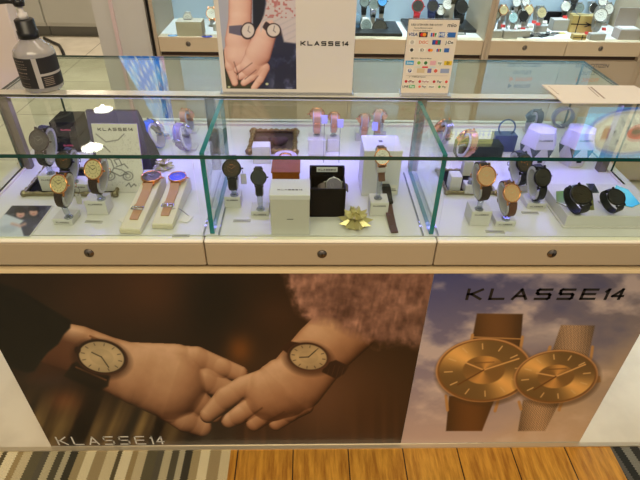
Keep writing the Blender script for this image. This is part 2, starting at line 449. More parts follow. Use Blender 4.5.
struct(MB().b2(-3, XWL, -2.0, D0 - .006, -.02, 0).build('floor', carpet_mat('striped_carpet', cs, 0, .30)), 'beige and grey striped carpet in front of the counter')
cs2 = [(0, (58, 56, 50)), (.2, (150, 144, 130)), (.32, (40, 40, 38)), (.5, (96, 92, 84)), (.62, (50, 50, 46)), (.8, (130, 126, 112))]
struct(MB().b2(XWR, 3, -2.0, D0 - .006, -.02, 0).build('floor', carpet_mat('dark_striped_carpet', cs2, -.12, .12)), 'dark grey striped carpet at the right of the wood')
struct(MB().b2(-3, 3, D0 - .012, D0 - .001, -.004, .004).build('trim_1', pbr('floor_trim', (214, 200, 172), .3, .6)), 'thin metal strip along the foot of the counter')

# ------------------------------------------------------------------ room
struct(MB().b2(-5, 5, -2.0, 7.0, 2.7, 2.75).build('ceiling', pbr('ceiling_white', (226, 224, 216), .8, var=.02, scale=2)))
struct(MB().b2(-5, 5, 7.0, 7.1, 0, 2.7).build('wall_back', pbr('wall_beige', (190, 180, 160), .7, var=.03, scale=2)))
struct(MB().b2(-5.1, -5, -2.0, 7.0, 0, 2.7).build('wall_left', MATS['wall_beige']))
lens = emis('lamp_lens', (255, 246, 230), 14)
def refl(px, py, z):
    p = at(px, py, ZT); d = ray(px, py); d = Vector((d.x, d.y, -d.z)); return p + d * ((z - ZT) / d.z)
CL = [(12, 110), (103, 109), (92, 147), (170, 155), (540, 154.5), (464, 153)]
cln = ['ceiling downlight mirrored at the left end of the glass top', 'ceiling downlight mirrored above the white scooter card', 'ceiling downlight mirrored low on the white scooter card',
       'ceiling downlight mirrored at the front glass edge by the silver bow', 'ceiling downlight mirrored on the white hexagonal boxes', 'ceiling downlight mirrored beside the white watch blocks on the right']
for (px, py), l in zip(CL, cln):
    p = refl(px, py, 2.69)
    t = thing('ceiling_light', l, 'ceiling light', (p.x, p.y, 2.7), 'round ceiling downlights')
    def f(b): b.lathe([(.105, -.012), (.125, -.012), (.13, 0), (.105, 0), (.105, -.012)], 32, caps=False)
    cpart('trim_ring', 'clr', f, white, t)
    cpart('lens', 'cll', lambda b: b.lathe([(.0, -.008), (.1, -.008), (.1, -.002)], 32), lens, t)

# ------------------------------------------------------------------ the counter
ct = thing('display_counter', 'long white glass display counter with three lock drawers and posters on its front', 'counter', (0, D0, 0))
ct_inv = Matrix.Translation((0, -D0, 0))
def cpt(b, name, mats, bevel=0, label=None): return b.build(name, mats, ct, ct_inv, bevel, label)
SX = [-.1945, .2465]           # drawer seams
YB = 1.322                     # back of the counter body
cpt(MB().b2(XL, XR, D0 + .005, YB, .003, .604), 'base_cabinet', cream, .001)
cpt(MB().b2(XL + .004, XR - .004, D0 + .014, YB - .01, .604, .626), 'recess', dark)
cpt(MB().b2(XL, XR, D0 - .002, D0 + .013, .604, .6135), 'ledge_strip', pbr('cream_ledge', (238, 214, 168), .4), .001)
cpt(MB().b2(XL, XR, D0 - .001, D0 + .006, .0, .006), 'foot_strip', pbr('foot_metal', (210, 204, 190), .3, .7))
lockm = pbr('nickel_lock', (120, 112, 104), .3, 1.0)
edges = [XL - .0, SX[0], SX[1], XR]
lock_px = [(89, 253), (322, 254), (552, 253.5)]
for i in range(3):
    x0, x1 = edges[i] + .0008, edges[i + 1] - .0008
    b = MB().b2(x0, x1, D0 - .004, D0 + .3, .626, .6795)
    d = b.build('drawer', pbr('drawer_shaded', (178, 160, 132), .45, var=.02, scale=5), ct, ct_inv, .003, None)  # darker colour stands in for the weaker light on the forward faces
    p = aty(lock_px[i][0], lock_px[i][1], D0 - .004)
    lb = MB().lathe([(.0, .0035), (.006, .0035), (.0068, .002), (.0085, .0018), (.0095, 0)], 24, M=RX(90))
    lb.box((0, -.0037, 0), (.0018, .0008, .008), 1)
    lb.build('lock', [lockm, black], d, T(p.x, D0 - .004, p.z))
for i in range(3): cpt(MB().b2(edges[i] + .0008, edges[i + 1] - .0008, D0 - .0055, D0 + .012, .6798, .6864), 'lit_ledge', pbr('lit_ledge_white', (246, 238, 220), .3), .003)  # added pale strip: light on the drawers' top edge put into its colour
cpt(MB().b2(XL, XR, D0 + .3, YB, .626, .6855), 'case_body', cream)
# deck with its raised rear tray lines
dk = MB().b2(XL + .03, XR - .03, D0 + .012, YB - .035, .6856, .6868)
cpt(dk, 'deck', deckm)
sl = MB()
for x in (XL + .024, XR - .024):
    sl.b2(x - .012, x + .012, D0 + .006, YB, .6868, .692)
sl.b2(XL + .02, XR - .02, YB - .035, YB, .6868, .692)
cpt(sl, 'deck_curb', white)
XG0, XG1 = -.650, .7125
def slab(b, x0, x1, y0, y1, z0, z1, thin):
    """glass sheet; the four narrow faces get the green edge (slot 1)"""
    o = len(b.f); b.b2(x0, x1, y0, y1, z0, z1)
    # faces: z-, z+, y-, y+, x-, x+
    ax = [2, 2, 1, 1, 0, 0]
    order = [(0, 2, 3, 1), (4, 5, 7, 6), (0, 1, 5, 4), (2, 6, 7, 3), (0, 4, 6, 2), (1, 3, 7, 5)]
    # box vertices are ordered k (z) slowest, then j (y), then i (x)
    for k in range(6):
        if ax[k] != thin: b.mi[o + k] = 1
    return b
cpt(slab(MB(), XG0, XG1, D0 - .004, YR - .004, ZT - .007, ZT, 2), 'top_glass', [pane, edged])
cpt(slab(MB(), XG0, XG1, YR + .004, YE, ZT - .005, ZT, 2), 'top_glass', [pane, edged])
for i in range(3):
    x0, x1 = [XG0, SX[0] + .001, SX[1] + .001][i], [SX[0] - .001, SX[1] - .001, XG1][i]
    cpt(slab(MB(), x0, x1, D0, D0 + .004, ZB + .001, ZT - .0072, 1), 'front_glass', [pane, pane])
for x in (XG0, XG1 - .005):
    cpt(slab(MB(), x, x + .005, D0 + .006, YR - .012, ZB + .006, ZT - .006, 0), 'side_glass', [pane, edged])
    cpt(slab(MB(), x, x + .005, YR + .012, YE - .004, ZB + .006, ZT - .006, 0), 'side_glass', [pane, edged])
cpt(slab(MB(), XG0, XG1, YE - .006, YE - .001, ZB + .006, ZT - .006, 1), 'rear_glass', [pane, edged])
# divider panes standing a little inside the seams
for i, x in enumerate([SX[0] + .010, SX[1] - .013]):
    cpt(slab(MB(), x, x + .0085, D0 + .016, YR - .012, ZB + .002, ZT - .006, 0), 'divider_glass', [pane, edge])
    tr = MB()
    for dx in (-.012, .017): tr.b2(x + dx - .0015, x + dx + .0015, D0 + .012, YR - .02, ZB + .0008, ZB + .004)
    cpt(tr, 'divider_track', clear)
postm = pbr('post_metal', (128, 120, 112), .35, .7)
for x in (XG0 + .012, SX[0] - .012, SX[1] + .0, XG1 - .02):
    b = MB().b2(x - .009, x + .009, YR - .008, YR + .008, ZB + .001, ZT - .006).b2(x - .011, x - .009, YR - .010, YR + .010, ZB + .001, ZT - .006)
    cpt(b, 'post', postm, .001)
b = MB().b2(XG0, XG1, YR - .004, YR + .006, ZT - .009, ZT + .001).b2(XG0, XG1, YR - .012, YR + .014, ZT + .0002, ZT + .002)
cpt(b, 'rail', pbr('rail_chrome', (224, 220, 204), .22, .45), .0008)
led = emis('led_strip', (205, 200, 255), 1.0)
cpt(MB().b2(XG0 + .02, XG1 - .02, YR - .003, YR + .005, ZT - .0099, ZT - .0092), 'led_strip', led)

# ------------------------------------------------------------------ posters
SK = [(0, (36, 18, 10)), (.25, (84, 50, 30)), (.5, (138, 98, 70)), (.72, (182, 138, 104)), (.88, (206, 166, 130)), (1, (228, 192, 158))]
def watch_print(P, cx, cy, rx, ry, a, ring, dialc, hands=(200, 100)):
    P.over(P.ell(cx, cy + 2, rx + 3, ry + 2, a, 5) * .5, (40, 20, 12))
    P.over(P.ell(cx, cy, rx, ry, a, 1.2), ring)
    P.over(P.ell(cx - .4, cy - .6, rx * .93, ry * .93, a, 1.0) , np.array(ring) * .6)
    m = P.ell(cx, cy, rx * .86, ry * .86, a, 1.0); q, an = P.q, P.ang
    g = np.array(dialc, float)[None, None] * (1.06 - .14 * np.clip(q, 0, 1) + .05 * np.cos(2 * an + 1))[..., None]
    P.over(m, g)
    P.over(P.ell(cx, cy, rx * .46, ry * .46, a, 1.0) * .35, np.array(dialc) * .86)
    q = np.hypot(((P.U - cx) * math.cos(math.radians(a)) + (P.V - cy) * math.sin(math.radians(a))) / rx, (-(P.U - cx) * math.sin(math.radians(a)) + (P.V - cy) * math.cos(math.radians(a))) / ry)
    for k in range(12):
        t = k * PI / 6; ca, sa = math.cos(math.radians(a)), math.sin(math.radians(a))
        pt = lambda s: (cx + rx * s * math.cos(t) * ca - ry * s * math.sin(t) * sa, cy + rx * s * math.cos(t) * sa + ry * s * math.sin(t) * ca)
        P.over(P.line([pt(.66), pt(.78)], .7, .9) * .9, np.array(dialc) * .4)
    ca, sa = math.cos(math.radians(a)), math.sin(math.radians(a))
    for t, s in zip(hands, (.42, .6)):
        t = math.radians(t); x, y = rx * s * math.cos(t), ry * s * math.sin(t)
        P.over(P.line([(cx, cy), (cx + x * ca - y * sa, cy + x * sa + y * ca)], .9, .9), np.array(dialc) * .3)

def paint_hands(U, V, sx, sz):
    P = Paint(U, V, (46, 28, 16))
    P.blob(150, 290, 60, 40, (92, 58, 34), .9); P.blob(90, 300, 40, 30, (74, 46, 28), .8)
    P.blob(215, 300, 30, 40, (18, 10, 6), .9); P.blob(240, 350, 14, 16, (150, 92, 30), .8)
    P.blob(330, 400, 70, 55, (128, 92, 68), .85); P.blob(275, 315, 26, 20, (84, 54, 36), .6)
    P.blob(380, 420, 40, 40, (76, 46, 24), .8); P.blob(250, 440, 60, 22, (70, 48, 36), .5)
    P.blob(65, 402, 16, 12, (150, 84, 52), .7); P.blob(50, 378, 24, 10, (92, 70, 78), .5)
    st = np.clip((V - 375) / 50, 0, 1) * np.clip((215 - U) / 60, 0, 1)
    a = (U + (V - 440) * .42) / 9.0
    w = vnoise(a, V / 70, 3) * .8 + .2 * vnoise(a * 2.3, V / 50, 9)
    P.over(st * np.clip(w * 1.6 - .45, 0, 1) * 1.0, (160, 134, 86))
    P.over(st * np.clip(.5 - w, 0, 1) * 1.2, (22, 15, 8))
    w2 = vnoise(U / 6 + 3, V / 160, 11)
    P.over(np.clip((V - 380) / 60, 0, 1) * np.clip((U - 215) / 30, 0, 1) * np.clip(w2 - .5, 0, 1) * 1.0, (128, 92, 60))
    # right forearm + hand, left hand under it
    LH = [[(48, 342, 22), (78, 350, 24), (104, 362, 26)],
          [(104, 362, 26), (140, 376, 30), (172, 386, 34)], [(120, 360, 18), (176, 362, 18)],
          [(176, 362, 17), (196, 360, 13.5), (222, 368, 10), (240, 374, 8)],
          [(176, 384, 16), (205, 380, 13), (232, 392, 9)],
          [(164, 396, 18), (196, 402, 14), (214, 414, 9)],
          [(152, 394, 15), (172, 408, 15), (186, 420, 12.5), (203, 428, 9)]]
    P.flesh(LH, SK, (-.25, -.62, .72), 4)
    # watch strap left
    P.over(P.poly([(50, 330), (84, 340), (80, 372), (30, 380)], 14) * .75, (84, 46, 26))
    P.over(P.poly([(72, 364), (80, 360), (110, 376), (108, 386), (98, 392), (64, 376)], 2.5) * .9, (30, 18, 10))
    P.over(P.line([(76, 367), (106, 380)], 1.6, 1.0) * .9, (150, 104, 66))
    P.over(P.line([(90, 336), (121, 349)], 1.8, 1.0) * .9, (150, 100, 62)); P.over(P.line([(92, 339), (120, 352)], 2.2, 1.5) * .6, (60, 32, 20))
    # sleeve
    sl = [(-20, 279), (0, 283), (22, 291), (46, 306), (71, 321), (70, 328), (64, 334), (58, 344), (48, 352), (40, 362), (34, 371), (27, 372.5), (14, 368), (-20, 366)]
    P.over(P.poly(sl, 2.5), (10, 7, 7)); P.over(P.line([(10, 292), (50, 315), (64, 326)], 5, 9) * .35, (44, 30, 24))
    watch_print(P, 101.5, 357, 26.5, 17.5, 12, (84, 52, 36), (208, 186, 146), (200, 55))
    P.over(P.ell(77.5, 350, 3.2, 3.6, 0, 1.2), (58, 34, 24))
    RH = [[(352, 322, 30), (322, 350, 29), (296, 382, 30)], [(300, 372, 24), (284, 388, 30), (272, 394, 27)],
          [(288, 376, 20), (262, 384, 14), (244, 388, 12), (226, 398, 11.5), (208, 415, 8)],
          [(280, 396, 16), (258, 402, 12), (238, 416, 9), (229, 421, 7.5)],
          [(286, 404, 14), (268, 412, 10.5), (254, 424, 7.5)],
          [(300, 402, 15), (290, 412, 10), (276, 424, 7)]]
    P.flesh(RH, SK, (-.1, -.66, .7), 4)
    P.over(P.line([(243, 398), (226, 412), (218, 425)], 1.2, 2.0) * .7, (60, 28, 16)); P.over(P.line([(262, 408), (246, 420), (240, 428)], 1, 2.0) * .7, (66, 32, 18))
    P.over(P.line([(284, 412), (270, 420), (262, 427)], 1, 2) * .6, (66, 32, 18))
    P.over(P.poly([(281, 349), (289, 341), (300, 343), (292, 356)], 1.3), (66, 38, 28)); P.over(P.poly([(324, 364), (336, 360), (349, 366), (344, 374), (336, 379), (322, 372)], 1.3), (56, 32, 24))
    for k in range(5): P.over(P.line([(326 + k * 4.4, 363 + k * 1.2), (323 + k * 4.4, 373 + k * 1.2)], .6, .9) * .5, (120, 84, 64))
    watch_print(P, 308.5, 357, 21.5, 14.5, 8, (104, 66, 50), (204, 178, 136), (165, 300))
    # fur cuff
    nz = .6 * fbm(U / 16.0 + V / 30 + 7, V / 9.0 - U / 40, 21, 4) + .4 * fbm(U / 4.0 + 7, V / 7.0, 25, 3)
    fr = [(280, 262), (440, 262), (434, 338), (420, 348), (400, 341), (380, 347), (362, 338), (345, 331), (330, 322), (312, 319), (298, 311), (294, 296), (288, 284)]
    m = np.clip(P.poly(fr, 16) + (nz - .47) * 1.9 * (1 - np.abs(P.poly(fr, 16) * 2 - 1)), 0, 1)
    fib = vnoise(U / 2.2 + V / 9, V / 10 - U / 20, 31)
    base = np.array((152, 114, 98))[None, None] + (nz - .47)[..., None] * np.array((170, 144, 124)) + (fib - .5)[..., None] * np.array((22, 18, 15))
    base = base * (1 - .35 * np.clip((U - 380) / 60, 0, 1) * np.clip((V - 290) / 60, 0, 1))[..., None]
    P.over(np.clip(m * 1.4 - .2, 0, 1), base)
    return P.c

def paint_watches(U, V, sx, sz):
    P = Paint(U, V, (104, 98, 116))
    tx = np.clip((U - 420) / 220, 0, 1); ty = np.clip((V - 273) / 170, 0, 1)
    c0, c1, c2, c3 = [np.array(k, float) for k in ((66, 74, 128), (104, 98, 112), (214, 186, 172), (222, 192, 156))]
    P.c = (c0 * (1 - tx[..., None]) + c1 * tx[..., None]) * (1 - ty[..., None]) + (c2 * (1 - tx[..., None]) + c3 * tx[..., None]) * ty[..., None]
    n = fbm(U / 40 + 2, V / 22 + 5, 41, 5)
    P.over(np.clip((n - .46) * 5, 0, 1) * (.6 + .2 * ty), (232, 210, 196)); P.over(np.clip((.40 - n) * 5, 0, 1) * .5 * (1 - ty), (78, 80, 118))
    P.over(np.clip(P.poly([(520, 330), (540, 322), (560, 330), (568, 345), (520, 348)], 12), 0, 1) * .45, (206, 190, 182))
    P.over(P.poly([(648, 300), (640, 322), (600, 341), (586, 338), (604, 352), (640, 336), (660, 330)], 3) * .0, (0, 0, 0))
    P.over(np.clip((U + (V - 326) * 1.4 - 640) / 36, 0, 1) * .45, (212, 176, 130))
    def strap(pts, c, ribs=0):
        m = P.poly(pts, 1.3); x0 = min(p[0] for p in pts); x1 = max(p[0] for p in pts)
        sh = .75 + .5 * np.sin(np.clip((U - x0) / (x1 - x0), 0, 1) * PI)
        cc = np.array(c, float)[None, None] * sh[..., None]
        if ribs: cc = cc * (.82 + .36 * ((np.sin(U * 2.6 + V * .6) * np.sin(V * 2.6)) > 0))[..., None]
        P.over(m, cc)
    G = (184, 140, 78)
    strap([(477, 313.5), (523, 314), (520, 350), (470, 350)], (92, 62, 34)); strap([(449, 396), (495, 398), (482, 431), (446, 431)], (92, 58, 26))
    strap([(561, 325), (595, 325.5), (588, 358), (549, 360)], (138, 112, 86), 1); strap([(523, 400), (560, 401), (545, 431), (518, 431)], (146, 118, 88), 1)
    for q in () and ([(469, 345), (472, 334), (476, 334), (476, 339), (519, 341), (521, 335), (524, 336), (521, 350)], [(445, 402), (448, 410), (494, 412), (500, 404)],
              [(546, 354), (549, 347), (552, 351), (588, 350), (593, 344), (592, 356)], [(520, 402), (521, 409), (558, 410), (563, 404)]):
        P.over(P.poly(q, 1.0), (190, 140, 84))
    for l in ([(469, 352), (472.5, 335)], [(522.5, 337), (520, 352)], [(472.5, 337), (522, 339)], [(446, 396), (447.5, 410)], [(499, 398), (495, 411)], [(546.5, 358), (550, 347)], [(592.5, 347), (591, 358)], [(519, 402), (521, 409)], [(563, 400), (559, 410)]):
        P.over(P.line(l, 3.0 if abs(l[0][0] - l[1][0]) < 20 else 1.2, 1.0), (196, 146, 88))
    P.over(P.poly([(589, 377), (600, 376), (601, 382), (592, 384)], 1.0), (190, 140, 80))
    for cx, cy, rx, ry, a, hd in ((483.8, 370, 48, 32, -3, (215, 338)), (556, 376.5, 42, 26.5, -6, (205, 335))):
        P.over(P.ell(cx + 1, cy + 2, rx + 2, ry + 2, a, 3) * .5, (80, 56, 30))
        P.over(P.ell(cx, cy, rx, ry, a, 1.2), (206, 152, 96)); P.over(P.ell(cx, cy + .5, rx * .97, ry * .965, a, 1), (132, 88, 44))
        m = P.ell(cx, cy, rx * .93, ry * .92, a, 1); q, an = P.q, P.ang
        s = .74 + .52 * np.cos((an - .9)) ** 6 * (np.cos(an - .9) ** 2) + .22 * np.cos(an * 1 + 2.6) ** 8 - .1 * q
        P.over(m, np.array(G, float)[None, None] * s[..., None])
        m = P.ell(cx, cy, rx * .44, ry * .44, a, 1); s = .78 + .45 * np.cos(an + 1.2) ** 6
        P.over(m, np.array((176, 128, 68), float)[None, None] * s[..., None])
        ca, sa = math.cos(math.radians(a)), math.sin(math.radians(a))
        def pt(t, s): x, y = rx * s * math.cos(t), ry * s * math.sin(t); return (cx + x * ca - y * sa, cy + x * sa + y * ca)
        for k in range(12): P.over(P.line([pt(k * PI / 6, .66), pt(k * PI / 6, .82)], 1.1, .9), (232, 186, 120))
        for t, s in zip(hd, (.5, .8)): P.over(P.line([(cx, cy), pt(math.radians(t), s)], 1.4, .9), (226, 172, 104))
        P.over(P.line([pt(math.radians(143), .7), (cx, cy)], 1.3, .9), (110, 66, 28))
        P.over(P.line([(cx - 9, cy - 7), (cx + 10, cy - 8)], 1.2, 1) * .6, (110, 76, 40))
    return P.c

pm = print_mat('poster_print', .45, 0.0)
xs = .2535
g = 'posters on the counter front'
po = printed_sheet('poster', (XL, D0, .0065), (1, 0, 0), (0, 0, 1), xs - XL - .0005, 0.5965, 620, 400, .0045, paint_hands, [pm, paper], dens=1.2)
tag(po, 'wide dark poster of two hands with watches on the counter front', 'poster', g)
pw = printed_sheet('poster', (xs, D0, .0065), (1, 0, 0), (0, 0, 1), XR - xs, .5965, 330, 400, .0045, paint_watches, [pm, paper], dens=1.05)
tag(pw, 'poster of two large gold watches under a cloudy sky, counter front', 'poster', g)
# wordmarks on them
RF = RX(90)    # xy plane turned to face the aisle (-y)
def wm_on(parent, p0, p1, hpx, y, m, t, name='wordmark', ital=0, txt='KLASSE14'):
    a = aty(p0[0], p0[1], y); b_ = aty(p1[0], p1[1], y); top = aty(p0[0], p0[1] - hpx, y)
    w = b_.x - a.x; h = top.z - a.z
    b = wordmark(MB(), w, h, t, txt)
    Sh = Matrix(((1, ital, 0, 0), (0, 1, 0, 0), (0, 0, 1, 0), (0, 0, 0, 1)))
    return b.build(name, m, parent, T(a.x, y, a.z) @ RF @ Sh, 0, None)
wm_on(pw, (466.5, 300), (620, 301), 11.5, D0 - .0002, inkb, .0062)
wm_on(po, (59.5, 445), (164.5, 444.5), 8.2, D0 - .0002, inkw, .0038)
# ------------------------------------------------------------------ watches and their stands
def ell_pts(sy, sz, a0, a1, n):
    return [(sy * math.sin(math.radians(a0 + (a1 - a0) * k / n)), sz * math.cos(math.radians(a0 + (a1 - a0) * k / n))) for k in range(n + 1)]
A_ = .020           # dial height above the loop centre
def f_case(b):
    b.lathe([(.0, A_ - .0085), (.0165, A_ - .0085), (.019, A_ - .006), (.02, A_ - .002), (.0196, A_), (.0182, A_ + .0004), (.0172, A_ - .0006), (.0172, A_ - .0022), (0, A_ - .0022)], 40)
    for sy in (-1, 1):
        for sx in (-1, 1):
            b.box((sx * .0098, sy * .0200, A_ - .0058), (.0024, .0075, .0042))
def f_dial(b):
    b.lathe([(0, A_ - .0010), (.0172, A_ - .0010), (.0172, A_ - .0018)], 40, smooth=False)
    b.lathe([(.0084, A_ - .0011), (.0084, A_ - .0008), (.0080, A_ - .0008), (.0080, A_ - .0011)], 32, 2, caps=False)
    for k in range(12):
        b.box((0, .0134, A_ - .0008), (.0006, .0030, .0005), 1, RZ(k * 30))
    b.box((0, .0072, A_ - .0008), (.0052, .0007, .0003), 1)
def f_hand(l, w):
    return lambda b: b.box((0, l / 2 - .0015, 0), (w, l, .0004)).lathe([(0, .0003), (.0008, .0003), (.0008, -.0003)], 10)
def f_crown(b): b.lathe([(0, .0240), (.0016, .0240), (.0018, .0225), (.0018, .0205), (.0010, .0200), (.001, .019)], 12, M=T(0, 0, A_ - .004) @ RY(90))
def f_strap(b):
    pts = [(y - .010, z) for y, z in ell_pts(.0362, .0190, 58, 342, 40)]
    w = [.0178 - .003 * min(1, min(i, 40 - i) / 12) for i in range(41)]
    p2 = [(.0205, A_ - .0055)] + pts + [(-.0205, A_ - .0055)]
    b.ribbon(p2, [.0178] + w + [.0178], .0024)
    b.ribbon([(y - .010, z) for y, z in ell_pts(.0382, .0212, 176, 188, 4)], .0172, .0018)
def f_buckle(b):
    P = []
    for sx, a in ((-1, 168), (-1, 158), (1, 158), (1, 168)):
        y, z = ell_pts(.0388, .0216, a, a, 1)[0]; P.append((sx * .0105, y - .010, z))
    b.tube(P, .0009, 6, closed=True)
    y, z = ell_pts(.0382, .0210, 163, 163, 1)[0]; b.box((0, y - .010, z), (.0014, .006, .0012))
def f_cuff(b):
    b.ribbon([(y - .010, z) for y, z in ell_pts(.0318, .0152, 30, 330, 36)], .0205, .0046)
def f_cuff_thin(b):
    b.ribbon([(y - .010, z) for y, z in ell_pts(.0322, .0160, 30, 330, 36)], .0205, .0030)
def head_matrix(dial, yaw, tilt, roll=0, s=1):
    Rm = RZ(yaw) @ RX(90 - tilt) @ RZ(roll) @ S(s)
    n = (Rm.to_3x3() @ Vector((0, 0, 1)))
    return Matrix.Translation(Vector(dial) - n * A_) @ Rm
def watch(M, label, case=rose, dial=dial_dark, hands=rose, strap=leather_b, mark=None, simple=False, cat='watch', group=None, buckle=True, hh=(-55, 62), strapfn=None, strapkey='strap'):
    t = thing('wristwatch', label, cat, M, group)
    cpart('case', 'case', f_case, case, t)
    d = cpart('dial', 'dial', f_dial, [dial, mark or hands, mark or hands], t)
    if not simple:
        for k, (l, w, a) in enumerate(((.0085, .0009, hh[0]), (.0125, .0007, hh[1]))):
            cpart('hand', 'hand%d' % k, f_hand(l, w), hands, t, T(0, 0, A_ - .0003 + .0003 * k) @ RZ(a))
        cpart('crown', 'crown', f_crown, case, t)
    st = cpart('strap', strapkey, strapfn or f_strap, strap, t)
    if buckle and not simple and strapfn is None: cpart('buckle', 'buckle', f_buckle, case, st)
    return t

GST = 'watch display stands on white blocks'
def stand(M, bx, by, bw, bd, bh, label, z0=ZB + .0012, mat=None, letter=True, thin=False, group=GST, ry=0, cuff=True):
    """milky C cuff on a clear post on a block; M places the cuff"""
    t = thing('watch_stand', label, 'display stand', T(bx, by, z0) @ RZ(ry), group)
    inv = t.matrix_world.inverted()
    MB().b2(-bw / 2, bw / 2, -bd / 2, bd / 2, 0, bh).build('block', mat or boxw, t, None, .0012)
    if cuff:
        cpart('cuff', 'cufft' if thin else 'cuff', f_cuff_thin if thin else f_cuff, cuffm, t, inv @ M)
        # post from the block up to the lowest inner point of the cuff
        q = inv @ M; low = min([q @ Vector((0, y, z)) for y, z in [(y - .010, z) for y, z in ell_pts(.0384, .0205, 30, 330, 24)]], key=lambda v: v.z)
        s = max(min(low.x, bw / 2 - .008), -bw / 2 + .008), max(min(low.y, bd / 2 - .008), -bd / 2 + .008)
        b = MB(); b.lathe([(.0085, bh), (.0085, bh + .002), (.006, bh + .0035)], 20, M=T(s[0], s[1], 0))
        if low.z > bh + .004: b.tube([(s[0], s[1], bh + .003), (low.x, low.y, low.z + .001)], .0055, 10)
        b.build('post', clear, t)
    if letter and bh > .009:
        h = .0032; w = min(.026, bw * .66)
        wordmark(MB(), w, h, .0007, z=.0002).build('lettering', ink, t, T(-w / 2, -bd / 2 - .0001, min(bh - .009, bh * .72)) @ RF)
    return t
def low_z(M): return min((M @ Vector((x, y - .010, z))).z for x in (-.009, .009) for y, z in ell_pts(.0378, .0204, 0, 345, 40))
def lift(M, zmin, px_r, ang):
    dpx, r, by, off = px_r
    for _ in range(60):
        dl = aty(dpx[0], dpx[1], by - off); s = r * -(R3.transposed() @ (dl - CAM)).z / F / .02
        M = head_matrix(dl, ang[0], ang[1], ang[2], s)
        if low_z(M) > zmin + .0005: break
        off += .0015
    return off, dl, M, s
def put(dial_px, r_px, blk_px, bw, bh, yaw, tilt, wl, sl, off=.012, bd=None, thin=False, mat=None, letter=True, roll=0, ry=0, zblk=None, **kw):
    """blk_px: bottom middle of the block's front edge on the deck"""
    z0 = zblk or ZB + .0012
    bd = bd or bw
    p = at(blk_px[0], blk_px[1], z0); by = p.y + bd / 2
    dl = aty(dial_px[0], dial_px[1], by - off)
    dist = (R3.transposed() @ (dl - CAM)).z * -1
    s = (r_px * dist / F) / .02
    M = head_matrix(dl, yaw, tilt, roll, s); off, dl, M, s = lift(M, z0 + bh, px_r=(dial_px, r_px, by, off), ang=(yaw, tilt, roll))
    watch(M, wl, **kw)
    stand(M, p.x, by, bw, bd, bh, sl, z0, mat, letter, thin, ry=ry)

# --- left compartment
WG = 'watches on cuffs in the left compartment'
put((38, 140.5), 11, (52, 192), .040, .038, -14, 24, 'large black watch on a black strap nearest the left end of the case', 'white block stand holding the large black watch at the left end', case=gun, dial=dial_black, hands=silver, strap=leather_b, group=WG)
put((63, 160.5), 9.5, (81, 194), .036, .024, -16, 26, 'dark olive dial watch between the black one and the tall cream one', 'lilac lit low block stand behind the rose rimmed watch', case=gun, dial=dial_dark, hands=rose, strap=leather_b, group=WG)
put((58, 184), 10, (64, 225), .038, .013, -15, 32, 'rose rimmed champagne watch on the low block by the photo card', 'low white block with lettering beside the couple photo card', case=rose, dial=dial_cream, hands=gun, strap=leather_dk, group=WG, bd=.036, ry=-4)
put((92.5, 169.5), 10.5, (98, 215), .042, .032, -15, 30, 'rose rimmed champagne watch on the tall block in front of the scooter card', 'tall white lettered block in front of the white scooter card', case=rose, dial=dial_cream, hands=gun, strap=leather_dk, group=WG, bd=.034)
# --- centre compartment
WG = 'watches on cuffs in the centre compartment'
put((231.5, 168.5), 9.6, (233, 208), .033, .026, 2, 26, 'bigger of the two black watches by the glass divider, on the tall block', 'taller lettered block under the bigger black watch by the divider', case=gun, dial=dial_dark, hands=rose, strap=leather_b, group=WG)
put((258.5, 177.5), 8.2, (260, 216), .036, .011, 4, 28, 'smaller black watch on a low block left of the white gift box', 'low lettered block left of the white gift box', case=gun, dial=dial_black, hands=gun, strap=leather_b, group=WG)
# --- right compartment
WG = 'watches on cuffs in the right compartment'
put((487, 176), 10.8, (479, 226), .040, .034, 14, 28, 'rose gold faced watch on the tall lettered block beside the divider', 'tall lettered block under the left rose gold faced watch', case=rose, dial=dial_rose, hands=dial_cream, strap=leather_dk, group=WG, bd=.040)
put((512.5, 193), 10, (505, 226.5), .040, .012, 16, 34, 'rose gold faced watch with a brown strap, lower of the two', 'low lettered block under the lower rose gold faced watch', case=rose, dial=dial_rose, hands=dial_cream, strap=leather_br, group=WG, bd=.038)
put((543.5, 177.5), 10, (536, 208.5), .042, .012, 18, 28, 'dark round watch on a low block left of the white platform', 'low lettered block left of the white platform', case=gun, dial=dial_dark, hands=gun, strap=leather_b, group=WG, bd=.040)
put((525, 163), 9.6, (520, 192), .034, .016, 20, 28, 'dark round watch behind the lower rose gold one, in front of the hexagonal boxes', 'small block behind the lower rose gold faced watch', case=gun, dial=dial_dark, hands=rose, strap=leather_b, group=WG, letter=False)

# watch hanging over the white cube, centre right
p = at(378.5, 216, ZB + .0012); bw = .037; by = p.y + bw / 2
dl = aty(382.5, 157, by - .004); M = head_matrix(dl, 6, 24, 0, 1)
def f_hang(b):
    b.ribbon([(-.0205, A_ - .0055)] + [(-.027 - .0325 * k / 8, A_ - .008 - .004 * math.sin(k / 8 * PI)) for k in range(9)], .0165, .0024)
    b.ribbon(ell_pts(.0262, .0228, 40, 200, 24), .015, .0024)
dist = -(R3.transposed() @ (dl - CAM)).z; M = head_matrix(dl, 6, 24, 0, 8.3 * dist / F / .02)
watch(M, 'white faced rose rimmed watch with a brown strap on the small white cube', case=rose, dial=dial_white, hands=gun, strap=leather_br, group='watches on cuffs in the centre compartment', strapfn=f_hang, strapkey='hang')
stand(M, p.x, by, bw, bw, .031, 'small white cube stand with lettering in front of the tall white box', thin=True)

